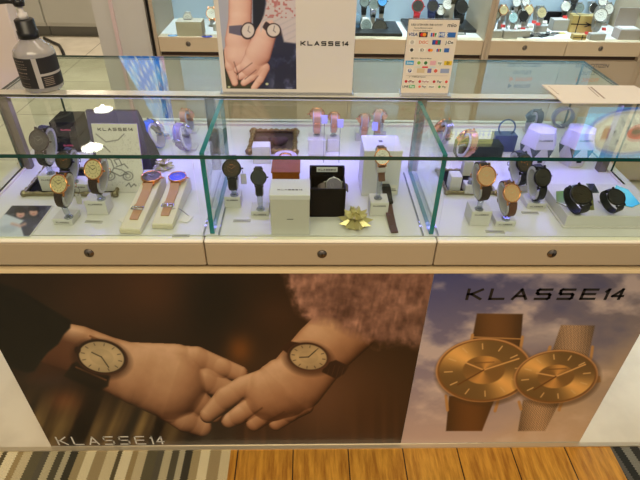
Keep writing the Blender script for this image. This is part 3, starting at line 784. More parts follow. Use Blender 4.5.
# watches turned to the far side of the counter: only bracelets and blocks face the visitor
WG = 'watches facing the far side of the counter'
def back(dial_px, blk_px, bh, bw, wl, sl, r=8, strap=mesh_rose, case=rose, yaw=180, off=-.008, blockm=None, roll=0, ring=None, tilt=24):
    z0 = ZB + .0012; p = at(blk_px[0], blk_px[1], z0); by = p.y + bw / 2
    dl = aty(dial_px[0], dial_px[1], by - off); dist = -(R3.transposed() @ (dl - CAM)).z
    off, dl, M, s = lift(None, z0 + bh, (dial_px, r, by, off), (yaw, tilt, roll))
    watch(M, wl, case=case, dial=dial_white, hands=gun, strap=strap, group=WG)
    stand(M, p.x, by, bw, bw, bh, sl, letter=False, mat=boxw)
back((317, 113), (317, 156), .042, .042, 'rose mesh band watch on the wide lilac lit block, back turned', 'wide block under the leftmost band behind the black open box', 8)
back((334, 116), (333, 152), .034, .030, 'rose mesh band watch behind the black open box, second in the row', 'block right of the wide block behind the black open box', 6.5)
back((364, 118), (361, 141), .022, .030, 'short rose band watch standing left behind the tall white box', 'low block left behind the tall white box', 7)
back((380.5, 114), (380, 139), .022, .030, 'rose and lilac band watch right behind the tall white box', 'low block right behind the tall white box', 7.5, yaw=160)
back((157, 125), (164, 139), .006, .034, 'watch with a wide blue lit band on its cuff behind the big dark box', 'flat plate under the blue lit cuff', 9, strap=pbr('blue_lit_strap', (50, 110, 210), .4), case=silver, yaw=150)  # blue light on the band is put into the strap colour
back((184, 128), (189, 151), .006, .036, 'violet band watch left of the glass divider', 'flat plate under the violet band watch', 9, strap=pbr('violet_leather', (120, 100, 140), .5), case=silver, yaw=165)
back((188, 113), (191, 134), .006, .030, 'rose band watch behind the violet one by the divider', 'flat plate under the rose band by the divider', 7, yaw=165)
back((442, 124), (446, 152), .022, .034, 'rose rimmed watch seen from behind, right next to the divider edge', 'block right of the divider edge at the back', 8, strap=silver, yaw=200)
back((465, 135), (470, 156), .006, .032, 'thin rose banded watch left of the blue box', 'plate left of the blue box', 9, strap=mesh_rose, yaw=200)
back((533, 114), (531, 134), .006, .028, 'narrow dark banded watch standing behind the left hexagonal box', 'plate behind the left hexagonal box', 7.5, strap=leather_dk, case=gun, yaw=190)

# --- two long sloping stands with unbuckled watches
def long_display(front_px, back_px, dial_px, r_px, dialm, lw, ls, bl):
    a = at(front_px[0], front_px[1], ZB + .001); c = at(back_px[0], back_px[1], ZB + .001 + .030)
    c.z = ZB + .001; d = c - a; L = d.length; yaw = math.degrees(math.atan2(-d.x, d.y))
    t = thing('sloping_stand', ls, 'display stand', T(a) @ RZ(yaw), 'sloping white strap stands')
    w = .040; hf, hb = .012, .034
    prof = [(0, 0), (L, 0), (L, hb * .8), (L * .93, hb), (L * .80, hb * .93), (0, hf)]
    M = Matrix(((0, 0, 1, 0), (1, 0, 0, 0), (0, 1, 0, 0), (0, 0, 0, 1)))
    MB().prism(prof, -w / 2, w / 2, 0, M).build('wedge', pbr('ivory_stand', (222, 212, 192), .45), t, None, .002)
    MB().b2(-w / 2, w / 2, -.0015, .0, .002, hf - .003).build('front_lip', pbr('ivory_lip', (206, 196, 172), .5), t)
    # the watch: dial flat on the high end, strap down the slope
    ang = math.degrees(math.atan2(hb * .93 - hf, L * .80))
    top = Vector((0, L * .85, hb + .009)); s = r_px * -(R3.transposed() @ (t.matrix_world @ top - CAM)).z / F / .02
    Wm = t.matrix_world @ T(top) @ RX(4)
    wt = thing('wristwatch', lw, 'watch', Wm @ T(0, 0, -A_ * s) @ S(s), 'watches with tan straps laid down sloping stands')
    cpart('case', 'case', f_case, rose, wt)
    cpart('dial', 'dial', f_dial, [dialm, rose, rose], wt)
    for k, (l, w_, q) in enumerate(((.0085, .0009, -50), (.0125, .0007, 60))): cpart('hand', 'hand%d' % k, f_hand(l, w_), silver, wt, T(0, 0, A_ - .0003 + .0003 * k) @ RZ(q))
    cpart('crown', 'crown', f_crown, rose, wt)
    inv = wt.matrix_world.inverted() @ t.matrix_world
    # strap path in the stand frame (y along, z up), laid on the slope
    zs = lambda y: hf + (hb * .93 - hf) * y / (L * .80) + .0016
    yl = L * .85 - .021 * s
    pts = [(yl, hb + .0035), (yl - .008, zs(yl - .008) + .003)] + [(y, zs(y)) for y in np.linspace(yl - .016, L * .14, 10)]
    ws = [.0185] * 2 + list(np.linspace(.0185, .0155, 10))
    st = MB().ribbon(pts, ws, .0026).build('strap', leather_tan, wt, inv)
    yb = L * .30; MB().tube([(-.0115, yb - .004, zs(yb) + .004), (.0115, yb - .004, zs(yb) + .004), (.0115, yb + .004, zs(yb) + .004), (-.0115, yb + .004, zs(yb) + .004)], .0013, 8, closed=True).box((0, yb, zs(yb) + .004), (.0015, .010, .001)).build('buckle', silver, st, Matrix.Identity(4))
    MB().ribbon([(yb + .008, zs(yb) + .0030), (yb + .013, zs(yb) + .0032)], .0195, .0016).build('keeper', leather_tan, st, Matrix.Identity(4))
    ub = [(L * .85 + .021 * s, hb + .003), (L * .85 + .026 * s, hb + .0), (L * .85 + .03 * s, hb - .008), (L * .85 + .03 * s, hb - .02)]
    MB().ribbon(ub, .018, .0024).build('strap', leather_tan, wt, inv)
long_display((131, 234), (156, 175), (145, 177), 10.2, dial_black, 'black dial rose gold watch with a tan strap on the left sloping stand', 'left of the two long sloping white stands', 0)
long_display((163, 229), (181, 176), (175, 175), 9.2, dial_blue, 'blue dial rose gold watch with a tan strap on the right sloping stand', 'right of the two long sloping white stands, next to the divider', 0)
# ------------------------------------------------------------------ left compartment goods
def frame_of(p00, p10, p01):
    """local frame with x along p00->p10 and y towards p01"""
    x = (p10 - p00); w = x.length; x.normalize(); y = p01 - p00; y -= x * y.dot(x); h = y.length; y.normalize(); z = x.cross(y)
    return Matrix(((x.x, y.x, z.x, p00.x), (x.y, y.y, z.y, p00.y), (x.z, y.z, z.z, p00.z), (0, 0, 0, 1))), w, h
prt = print_mat('photo_print', .3, .4)
def paint_couple(U, V, sx, sz):
    P = Paint(U, V, (46, 46, 54)); n = fbm(U / 6, V / 4, 61)
    P.over(np.clip((n - .5) * 4, 0, 1) * .6, (110, 116, 126))
    P.over(P.poly([(-14, 240), (-10, 218), (6, 214), (22, 220), (36, 226), (30, 240)], 2), (196, 204, 212))
    P.over(P.poly([(20, 224), (28, 217), (40, 218), (44, 226), (34, 236), (24, 236)], 2), (60, 62, 74))
    for x, y in ((20.5, 213.5), (33.5, 211.5)):
        P.over(P.ell(x, y - 2, 6, 4.4, 0, 1.2), (28, 22, 22)); P.over(P.ell(x, y + .8, 4.2, 3.6, 0, 2), (198, 152, 130)); P.over(P.ell(x, y - 2.6, 5, 2.0, 0, 1.5), (30, 24, 24))
        P.over(P.line([(x - 1, y + 2.4), (x + 1, y + 2.4)], .6), (160, 80, 76))
    P.over(P.line([(12, 224), (20, 226), (25, 224)], 3.0, 2.5) * .8, (198, 156, 136)); P.over(P.ell(8, 229, 9, 4, -8, 3) * .5, (150, 160, 174)); P.over(P.ell(40, 228, 6, 3, 0, 3) * .6, (150, 152, 160))
    P.over(np.clip((np.abs(sx - .5) - .47) * 200, 0, 1), (214, 210, 204))
    return P.c
a, b_, c_ = at(-16, 236.5, ZB + .003), at(30, 236.5, ZB + .003), at(-2, 205.5, ZB + .003)
ex = (b_ - a).normalized(); ez = Vector((-ex.y, ex.x, 0)); hh = (c_ - a).dot(ez)
o = printed_sheet('photo_card', a, ex, ez, (b_ - a).length, hh, 100, 80, .0015, paint_couple, [prt, paper])
tag(o, 'glossy photo card of a couple lying flat at the left front of the case', 'photo')

silr = pbr('antique_silver', (150, 138, 110), .32, .9, var=.5, scale=220, bump=1.0)
goldr = pbr('antique_gold', (142, 112, 74), .35, .85, var=.55, scale=200, bump=1.0)
def ornate_tray(name, label, c, w, d, h, rimm, inner, rw=.008, z=ZB + .0012, rz=0):
    t = thing(name, label, 'tray', T(c.x, c.y, z) @ RZ(rz))
    MB().b2(-w / 2, w / 2, -d / 2, d / 2, 0, .0025).build('tray_floor', inner, t)
    b = MB(); P = []
    n = 26
    def edge_pts(x0, y0, x1, y1):
        r = []
        for k in range(n): r.append((x0 + (x1 - x0) * k / n, y0 + (y1 - y0) * k / n, h * .62))
        return r
    P = edge_pts(-w / 2, -d / 2, w / 2, -d / 2) + edge_pts(w / 2, -d / 2, w / 2, d / 2) + edge_pts(w / 2, d / 2, -w / 2, d / 2) + edge_pts(-w / 2, d / 2, -w / 2, -d / 2)
    R = [rw * (.42 + .14 * math.sin(i * 1.9) + .08 * math.sin(i * .7)) for i in range(len(P))]
    b.tube(P, R, 10, closed=True)
    for sx in (-1, 1):
        for sy in (-1, 1): b.lathe([(0, 0), (rw * .8, .001), (rw * .95, h * .6), (rw * .5, h * 1.1), (0, h * 1.2)], 12, M=T(sx * w / 2, sy * d / 2, 0))
    for sx, sy, ww, dd in ((0, -1, w, .004), (0, 1, w, .004), (-1, 0, .004, d), (1, 0, .004, d)):
        b.box((sx * w / 2, sy * d / 2, h * .32), (ww, dd, h * .6))
    b.build('rim', rimm, t)
    return t
p0 = at(20, 197); p1 = at(116, 197); pb_ = at(40, 172)
ornate_tray('display_tray', 'black display tray with an antique silver rim under the left watches', Vector(((p0.x + p1.x) / 2 + .004, (p0.y + pb_.y) / 2 + .003, 0)), p1.x - p0.x - .01, pb_.y - p0.y, .011, silr, blackm)

# black watch boxes, and the sloping easel behind the scooter card
pink = pbr('pink_ink', (224, 90, 120), .5)
def carton(name, label, cat, fpx0, fpx1, topy, depth, mat, group=None, z0=ZB + .0012, lid=None, lidm=None, bevel=.001, ztop=None, rz=0):
    """box from the two ends of its bottom front edge and the picture height of its top front edge"""
    a = at(*fpx0, z0); b = at(*fpx1, z0); y = (a.y + b.y) / 2; w = abs(b.x - a.x)
    h = ztop if ztop else aty((fpx0[0] + fpx1[0]) / 2, topy, y).z - z0
    t = thing(name, label, cat, T((a.x + b.x) / 2, y, z0) @ RZ(rz), group)
    lh = lid or 0
    MB().b2(-w / 2, w / 2, 0, depth, 0, h - lh).build('box_body', mat, t, None, bevel)
    if lid: MB().b2(-w / 2 - .0008, w / 2 + .0008, -.0008, depth + .0008, h - lh, h).build('lid', lidm or mat, t, None, bevel)
    return t, w, h
t, w, h = carton('watch_box', 'lower of the two stacked black watch boxes with pink lettering', 'box', (56, 152), (81, 152), 139, .075, blackm, 'stacked black watch boxes')
wordmark(MB(), .022, .0042, .0011).build('lettering', pink, t, T(-.006, -.0002, h * .45) @ RF)
zt2 = ZB + .0012 + h
q = t.matrix_world.translation.copy()
t2 = thing('watch_box', 'upper of the two stacked black watch boxes with pink lettering', 'box', (q.x + .0, q.y + .008, zt2 + .0004), 'stacked black watch boxes')
MB().b2(-w / 2, w / 2, 0, .070, 0, h * 1.1).build('box_body', blackm, t2, None, .001)
wordmark(MB(), .022, .0042, .0011).build('lettering', pink, t2, T(-.006, -.0002, h * .5) @ RF)

ea = at(94, 172); eb = at(153, 170); yb = ea.y + .010
tl = aty(85, 111, yb + .065); tr_ = aty(137, 112, yb + .065)
t = thing('easel', 'dark grey sloping easel behind the white scooter card', 'easel', (ea.x, yb, ZB + .0012))
hz = tl.z - ZB
vs = [(0, 0, 0), (eb.x - ea.x, 0, 0), (eb.x - ea.x, .075, 0), (0, .075, 0), (tl.x - ea.x, .065, hz), (tr_.x - ea.x, .065, hz), (tr_.x - ea.x, .075, hz), (tl.x - ea.x, .075, hz)]
MB().add(vs, [(3, 2, 1, 0), (4, 5, 6, 7), (0, 1, 5, 4), (1, 2, 6, 5), (2, 3, 7, 6), (3, 0, 4, 7)]).build('slope', pbr('easel_grey', (46, 44, 44), .6, spec=.2), t, None, .002)

def paint_scooter(U, V, sx, sz):
    P = Paint(U, V, (226, 222, 218)); g = (120, 118, 118)
    n = fbm(U / 5, V / 5, 71); 
    P.over((np.abs(n - .47) < .012) * .5 * (sz > .1) * (sz < .86), (150, 148, 148))
    for cx in (110, 128): P.over(np.clip(1.0 - np.abs(np.hypot((U - cx) / 1.15, V - 176) - 4.2), 0, 1) * .9, g); P.over(np.clip(1.0 - np.abs(np.hypot((U - cx) / 1.15, V - 176) - 2), 0, 1) * .6, g)
    for l in ([(110, 174), (114, 168), (122, 170), (128, 174)], [(114, 168), (111, 160), (107, 158)], [(116, 167), (124, 164), (128, 168)], [(112, 172), (120, 176), (126, 174)], [(117, 165), (114, 160), (119, 159), (122, 165)],
              [(126, 186), (129, 183), (131, 187), (134, 184), (136, 186)], [(96, 134), (106, 142), (118, 140), (124, 134)], [(100, 150), (104, 146), (110, 152)]):
        P.over(P.line(l, .9, .9) * .8, (84, 82, 84))
    return P.c
ba = at(99, 192, ZB + .0015); bb = at(139, 192, ZB + .0015); yy = ba.y
ta = aty(91, 123.5, yy + .032); tb = aty(137, 124.5, yy + .032)
ex = Vector((1, 0, 0)); wc = (tb.x - ta.x); ez = (Vector((0, ta.y, ta.z)) - Vector((0, ba.y, ba.z))); hc = ez.length; ez.normalize()
o = printed_sheet('card', Vector((ta.x, ba.y, ba.z)), ex, ez, wc, hc, 110, 150, .003, paint_scooter, [prt, pbr('violet_acrylic_edge', (150, 130, 230), .2)])
tag(o, 'white card with a scooter sketch leaning against the dark easel', 'card')
Mx = Matrix(((1, ez.cross(Vector((-1, 0, 0))).x * 0, 0, ta.x), (0, ez.y, -ez.z, ba.y), (0, ez.z, ez.y, ba.z), (0, 0, 0, 1)))
MB_ = wordmark(MB(), wc * .76, .0062, .0013); MB_.build('lettering', inkb, o, Mx @ T(wc * .13, hc * .90, .0002))

# ribbon rosettes
def rosette(name, label, c, r, h, mat, n=3, group='gift bows'):
    t = MB()
    rg = random.Random(5)
    for ring, (cnt, tilt, L) in enumerate(((9, 12, 1.0), (8, 38, .85), (5, 62, .62))):
        for k in range(cnt):
            a = 360 * k / cnt + ring * 23 + rg.uniform(-5, 5)
            M = RZ(a) @ RY(-tilt)
            l = r * L; w = r * .36
            # a folded loop: two thin leaves meeting in a point
            up = [(0, 0, 0), (l * .35, -w, .0), (l, 0, .0), (l * .35, w, .0), (l * .42, 0, w * .95)]
            t.add(up, [(0, 1, 4), (1, 2, 4), (2, 3, 4), (3, 0, 4), (0, 3, 2, 1)], 0, False, T(0, 0, h * .18 * (ring + .35)) @ M)
    t.lathe([(0, 0), (r * .6, 0), (r * .6, h * .12), (0, h * .2)], 12)
    o = t.build(name, mat, None, T(c))
    return tag(o, label, 'bow', group)
goldb = pbr('gold_ribbon', (198, 184, 128), .3, .45, coat=.4)
silb = pbr('silver_gold_ribbon', (206, 198, 160), .25, .75, coat=.4)
rosette('gift_bow', 'silver gold rosette bow lying behind the tan strap watches', at(164, 168, ZB + .0014), .026, .026, silb)
rosette('gift_bow', 'gold rosette bow lying in front of the black open box', at(355, 224, ZB + .0014), .037, .036, goldb)

# small lettered plates and tags
def plate(label, px, w, d, rz=0, m=None, lines=1, g='small price plates on the deck'):
    p = at(px[0], px[1], ZB + .0013); t = thing('price_plate', label, 'price plate', T(p) @ RZ(rz), g)
    MB().b2(-w / 2, w / 2, -d / 2, d / 2, 0, .0012).build('plate', m or glass_mat('frosted_plate', (240, 240, 240), .6, milk=.45, milkc=(224, 220, 214)), t)
    b = MB(); rg = random.Random(int(px[0])); x = -w * .38
    while x < w * .36:
        l = rg.uniform(.0012, .003); b.b2(x, x + l, -.0007, .0007, .0013, .0015); x += l + .0008
    b.build('print', ink, t)
plate('clear price plate in front of the tall block with the champagne watch', (94, 222), .034, .008, -4)
plate('clear price plate in front of the right sloping stand', (181, 236), .032, .007, 2)
plate('clear price plate in front of the black watches by the divider', (242, 221), .034, .008)
plate('clear price plate in front of the rose gold faced watches', (495, 232), .036, .008, -3)
plate('clear price plate below the dark watch left of the white platform', (530, 213), .034, .008, -3)
def paper_tag(label, px, pz, w, h, rx, rz, wire):
    p = at(px[0], px[1], pz); t = thing('price_tag', label, 'tag', T(p) @ RZ(rz) @ RX(rx), 'white paper tags on threads')
    MB().b2(-w / 2, w / 2, 0, h, 0, .0006).build('tag_paper', paper, t)
    pts = [t.matrix_world.inverted() @ Vector(v) for v in wire]
    MB().tube([(0, h - .003, .0008)] + pts, .0005, 6).build('thread', black, t)
q = at(176, 214, ZB + .02); paper_tag('white paper tag on a thread beside the blue dial watch', (183, 222), ZB + .0018, .020, .024, 2, -20, [at(184, 212, ZB + .010), at(178, 208, ZB + .018), at(172, 209, ZB + .022)])
paper_tag('white paper tag lying left of the left sloping stand', (121, 222), ZB + .0018, .020, .030, 2, -36, [at(131, 213, ZB + .008), at(136, 211, ZB + .016)])
q = ZB + .028
paper_tag('white paper tag hanging behind the low champagne watch', (80, 204), ZB + .002 + .012, .013, .022, 84, -16, [at(80, 190, ZB + .045), at(76, 186, ZB + .05)])
paper_tag('white paper tag hanging behind the big black watch by the divider', (244, 184), ZB + .02, .012, .024, 84, 4, [at(242, 170, ZB + .05), at(238, 168, ZB + .05)])

# ------------------------------------------------------------------ centre compartment goods
silw = pbr('satin_white_box', (214, 212, 214), .4, var=.02, scale=10)
t, w, h = carton('gift_box', 'white lettered gift box with a silver lid in the centre front', 'gift box', (271.5, 235), (309.5, 235), 195, .058, pbr('box_greige', (196, 192, 186), .45), 'satin watch boxes', lid=.010, lidm=silw)
wordmark(MB(), w * .62, .0040, .0010).build('lettering', ink, t, T(-w * .31, .016, h + .0001))
MB().b2(-.006, .006, -.0003, 0, h * .40, h * .40 + .0014).build('small_print', ink, t)

a = at(309.5, 217.5); b_ = at(344.5, 217.5); y0 = a.y; w = b_.x - a.x; xm = (a.x + b_.x) / 2; z0 = ZB + .0012
h = aty(327, 189, y0).z - z0; h2 = aty(327, 166, y0 + .060).z - z0; d = .058
t = thing('watch_box', 'black open watch box holding a silver watch, beside the white gift box', 'watch box', (xm, y0, z0))
b = MB().b2(-w / 2, w / 2, 0, d, 0, .004).b2(-w / 2, w / 2, 0, .003, 0, h).b2(-w / 2, w / 2, d - .003, d, 0, h).b2(-w / 2, -w / 2 + .003, 0, d, 0, h).b2(w / 2 - .003, w / 2, 0, d, 0, h)
b.build('box_body', blackm, t, None, .0008)
MB().b2(-w / 2, w / 2, d + .001, d + .006, 0, h2).b2(-w / 2, -w / 2 + .004, d - .006, d + .001, h, h2).b2(w / 2 - .004, w / 2, d - .006, d + .001, h, h2).build('lid', blackm, t, None, .0008)
MB().b2(-.021, .021, d - .0006, d + .0008, h2 - .012, h2 - .002).build('label_strip', silw, t)
wordmark(MB(), .034, .004, .0009).build('lettering', ink, t, T(-.017, d - .0008, h2 - .009) @ RF)
MB().b2(-w / 2 + .004, w / 2 - .004, .004, d - .004, .004, h * .62).build('cushion', pbr('black_velvet', (30, 29, 32), .9), t, None, .004)
dl = aty(334, 185, y0 + .030); s = 8.6 * -(R3.transposed() @ (dl - CAM)).z / F / .02
def f_flatband(b):
    b.ribbon([(-.0205, A_ - .0055), (-.030, A_ - .012), (-.034, A_ - .024)], .0165, .0026)
    b.ribbon([(.0205, A_ - .0055), (.030, A_ - .010), (.036, A_ - .022)], .0165, .0026)
M = Matrix.Translation(dl) @ RZ(0) @ RX(38) @ RZ(90) @ S(s) @ T(0, 0, -A_)
watch(M, 'silver grey watch resting in the black open box', case=silver, dial=pbr('grey_violet_dial', (110, 104, 122), .3, .4), hands=silver, strap=pbr('taupe_strap', (112, 100, 100), .5), strapfn=f_flatband, strapkey='flatband', buckle=False)

a = at(361, 195.5); b_ = at(397.5, 195.5); y0 = a.y
t, w, h = carton('gift_box', 'tall satin white box behind the brown strap watch', 'gift box', (361, 195.5), (397.5, 195.5), 151, .075, silw, 'satin watch boxes')
MB().b2(-.005, .003, .042, .050, h, h + .0003).build('emblem', ink, t)
t2 = MB().b2(w / 2 - .020, w / 2 - .002, -.0008, -.0002, .006, .026).b2(w / 2 - .018, w / 2 - .004, -.0011, -.0008, .012, .0135, 1).b2(w / 2 - .018, w / 2 - .006, -.0011, -.0008, .016, .0175, 1).build('label_sticker', [paper, ink], t)
# strap with clasp laid on the deck beside the cube
c0 = at(386.5, 206, ZB + .0015); c1 = at(394.5, 234, ZB + .0015); d = c0 - c1; yaw = math.degrees(math.atan2(-d.x, d.y)); L = d.length
t = thing('watch_band', 'brown mesh watch band with a black end lying beside the white cube', 'watch band', T(c1) @ RZ(yaw))
MB().ribbon([(0, .004), (L * .25, .0025), (L * .6, .006), (L * .92, .016)], [.0135, .0145, .0155, .016], .0026).build('band', mesh_br, t)
MB().ribbon([(L * .88, .0165), (L * 1.05, .0245), (L * 1.25, .030), (L * 1.42, .027), (L * 1.5, .012), (L * 1.46, .002)], .0185, .0040).build('end_piece', pbr('black_steel', (36, 34, 34), .3, .7), t)
MB().b2(-.0095, .0095, L * .84, L * .90, .0150, .0200).build('clasp', gun, t)

amber = pbr('amber_leather', (138, 76, 14), .5, spec=.2, var=.3, scale=60)
t, w, h = carton('watch_box', 'glossy amber brown box with a dark front panel behind the gift box', 'watch box', (273.5, 206), (299.5, 206), 173, .050, amber)
MB().b2(-w * .34, w * .34, -.0008, -.0001, h * .15, h * .62).build('front_panel', blackm, t)
MB().b2(-w / 2 - .002, w / 2 + .002, -.002, .052, h, h + .003).build('lid', amber, t, None, .0012)

p0 = at(247, 155); p1 = at(297, 155); pb_ = at(252, 133)
ornate_tray('ornate_tray', 'antique gold ornate frame lying on the rear deck', Vector(((p0.x + p1.x) / 2, (p0.y + pb_.y) / 2, 0)), p1.x - p0.x - .012, pb_.y - p0.y - .01, .013, goldr, pbr('frame_velvet', (58, 34, 32), .8), .012)
# dark draped cloth bow in the frame
p = at(272, 143, ZB + .010); b = MB()
for sx in (-1, 1):
    b.lathe([(0, -.022), (.009, -.018), (.013, -.004), (.010, .010), (.004, .018), (0, .020)], 16, M=T(sx * .022, 0, .006) @ RY(72 * sx) @ S(1, .8, 1))
b.lathe([(0, -.008), (.008, -.005), (.009, .003), (0, .009)], 14, M=T(0, 0, .010))
tag(b.build('fabric_bow', pbr('plum_fabric', (66, 40, 42), .7, bump=.6, scale=300), None, T(p)), 'dark plum fabric bow lying in the ornate gold frame', 'bow')
t, w, h = carton('display_block', 'small white block in front of the ornate gold frame', 'display block', (253, 164), (270.5, 164), 147, .030, boxw, None)
p = at(285.5, 157, ZB + .030)
t = thing('trinket_dish', 'round lilac dish with a rose ring in front of the ornate frame', 'dish', (p.x, p.y, ZB + .0012))
dz = .030
MB().lathe([(0, 0), (.016, 0), (.012, .004), (.006, .01), (.006, dz - .01), (.022, dz - .002), (.026, dz + .003), (.024, dz + .0035), (.018, dz), (0, dz - .001)], 32).build('bowl', pbr('lilac_ceramic', (190, 170, 190), .3, coat=.5), t)
MB().lathe([(.013, dz + .0005), (.0145, dz + .003), (.012, dz + .003), (.012, dz + .0005)], 24, caps=False).build('ring', rose, t)

# ------------------------------------------------------------------ right compartment goods
p0 = at(449, 204); p1 = at(470, 204); pb_ = at(470, 172)
ornate_tray('display_tray', 'black display tray with a silver rim just right of the divider', Vector(((p0.x + at(500, 204).x) / 2 + .001, (p0.y + .036 + pb_.y) / 2, 0)), at(500, 204).x - p0.x - .004, pb_.y - p0.y - .04, .009, silr, blackm, .007)
zt_ = ZB + .0042
t, w, h = carton('display_block', 'white block standing on the black tray nearest the divider', 'display block', (449, 191), (460, 191), 177, .028, boxw, 'plain white blocks', z0=zt_)
t, w, h = carton('display_block', 'small white block on the black tray left of the rose gold faced watch', 'display block', (464.5, 194), (475, 194), 186, .026, boxw, 'plain white blocks', z0=zt_)
MB().lathe([(0, 0), (.006, 0), (.0045, .006), (.006, .011), (0, .013)], 16).build('knob', pbr('frosted_knob', (150, 152, 180), .25, .4), t, T(0, .012, h))
t, w, h = carton('display_block', 'lilac lit narrow block at the back of the black tray', 'display block', (462, 176), (471, 176), 161, .020, boxw, 'plain white blocks', z0=zt_)
t, w, h = carton('watch_box', 'long black box behind the tray right of the divider', 'box', (457, 160), (501, 160), 147, .045, blackm)
t, w, h = carton('watch_box', 'dark blue small box left of the hexagonal boxes', 'box', (492, 152), (514, 152), 136, .030, pbr('navy_box', (28, 36, 96), .3, coat=.5))
b = MB().lathe([(.020, -.004), (.022, 0), (.020, .004), (.018, 0), (.020, -.004)], 40, M=T(0, .012, h + .016) @ RX(80), caps=False)
b.build('ring', glass_mat('blue_acrylic', (120, 150, 220), 1.2), t)
# pair of six sided boxes
lilb = pbr('pearl_white_box', (196, 190, 200), .35, var=.02, scale=10)
def hexbox(label, px, rz):
    p = at(px[0], px[1]); t = thing('hexagonal_box', label, 'gift box', T(p.x, p.y + .036, ZB + .0012) @ RZ(rz), 'white six sided boxes')
    MB().lathe([(0, 0), (.029, 0), (.0425, .052), (.0335, .088), (.0, .093)], 6, smooth=False).build('box_body', lilb, t, None, .001)
    b = MB()
    for k in range(6):
        a0 = math.radians(k * 60)
        for s in (-1, 1):
            a1 = a0 + s * PI / 3; c0, c1 = [Vector((math.cos(q), math.sin(q), 0)) for q in (a0, a1)]
            mid = c0 * .0425; top_ = c0 * .033; bot = c0 * .0385; side = (c0 * .68 + c1 * .32) * .0425
            for zt, f in ((1, [mid + Vector((0, 0, .050)), c0 * .0385 + Vector((0, 0, .0626)), side + Vector((0, 0, .050))]), (-1, [mid + Vector((0, 0, .050)), c0 * .0360 + Vector((0, 0, .0259)), side + Vector((0, 0, .050))])):
                if zt > 0: continue
                nrm = (f[1] - f[0]).cross(f[2] - f[0]).normalized(); nrm = nrm if nrm.dot(c0) > 0 else -nrm
                g1 = [v + nrm * .0006 for v in f]; g2 = [v - nrm * .0006 for v in f]
                b.add(g1 + g2, [(0, 1, 2), (5, 4, 3), (0, 3, 4, 1), (1, 4, 5, 2), (2, 5, 3, 0)])
    b.build('corner_window', pbr('smoke_window', (44, 50, 56), .2, coat=.5), t)
    wordmark(MB(), .030, .0034, .0008).build('lettering', ink, t, T(-.015, -.0332, .0700) @ RX(78))
    MB().b2(-.005, .005, -.0338, -.0300, .016, .022).build('clasp', blackm, t)
hexbox('left of the two white hexagonal boxes with dark corners', (538, 170), 0)
hexbox('right of the two white hexagonal boxes with dark corners', (577, 170), 0)
# empty ring cuff on the rear deck
p = at(560, 127, ZB + .0012)
tag(MB().lathe([(.024, -.009), (.0285, -.009), (.0285, .009), (.024, .009), (.024, -.009)], 44, caps=False, M=RX(90)).build('ring_cuff', pbr('smoky_mauve', (120, 108, 128), .3), None, T(p.x, p.y, ZB + .0012 + .0287)), 'empty mauve ring cuff standing behind the hexagonal boxes', 'cuff')
p = at(583, 134, ZB + .0012)
o = MB().b2(-.022, .022, 0, .003, 0, .045).build('card', pbr('pale_green_card', (196, 204, 190), .5), None, T(p) @ RX(-16)); tag(o, 'pale green blank card standing behind the right hexagonal box', 'card')
# platform
a = at(563.5, 227.5); zp = aty(563.5, 216, a.y).z; bk = at(600, 184, zp)
xr = XR - .040
o = MB().b2(a.x, xr, a.y, bk.y, ZB + .0012, zp).b2(a.x - .004, xr, a.y - .004, bk.y + .004, ZB + .0012, ZB + .004).build('platform', boxw, None, None, .001)
tag(o, 'low white platform carrying two dark watches at the right end', 'platform')
def flat_poly(name, label, cat, px, z, m, th=.0012, group=None):
    P = [at(x, y, z) for x, y in px]
    c = sum(P, Vector()) / len(P)
    o = MB().prism([(p.x - c.x, p.y - c.y) for p in P][::-1], 0, th).build(name, m, None, T(c)); return tag(o, label, cat, group)
gm = pbr('green_mirror', (140, 142, 64), .12, .6); cm = pbr('cyan_mirror', (84, 190, 226), .15, .6)
g = 'mirror cards on the white platform'
flat_poly('mirror_card', 'green gold mirror card under the left watch on the platform', 'mirror card', [(556, 191.7), (568, 191), (593, 197.5), (594, 210), (575, 210), (556, 202.5)], zp + .0003, gm, group=g)
flat_poly('mirror_card', 'cyan mirror card at the right end of the platform', 'mirror card', [(616, 185.5), (628, 190), (640, 204), (632, 207.5), (622, 205.5), (612, 194)], zp + .0003, cm, group=g)
flat_poly('mirror_card', 'smoky mirror card between the two platform watches', 'mirror card', [(586, 184), (594, 184), (599, 193), (592, 193)], zp + .0003, pbr('smoke_mirror', (110, 120, 130), .1, .9), group=g)
def f_low(b): b.ribbon([(.0205, A_ - .0055)] + [(y - .001, z) for y, z in ell_pts(.0262, .0200, 50, 312, 30)] + [(-.0205, A_ - .0055)], .0172, .0026)
def lying(dpx, r, yaw, tilt, roll, label, dialm, hgt):
    dl = at(dpx[0], dpx[1], zp + hgt); s = r * -(R3.transposed() @ (dl - CAM)).z / F / .02
    watch(head_matrix(dl, yaw, tilt, roll, s), label, case=gun, dial=dialm, hands=gun, strap=leather_b, group='dark watches lying on the platform', strapfn=f_low, strapkey='low')
lying((582, 194), 11.2, 2, 58, 16, 'bigger dark watch resting on the green mirror card', dial_dark, .046)
lying((617, 196.5), 9.2, 4, 58, 20, 'smaller dark watch resting beside the cyan mirror card', dial_black, .042)
plate('clear price plate on the platform between the two dark watches', (602, 213), .034, .008, 0)
o = bpy.data.objects[[k for k in bpy.data.objects.keys() if k.startswith('price_plate')][-1]]; o.location.z = zp + .0005

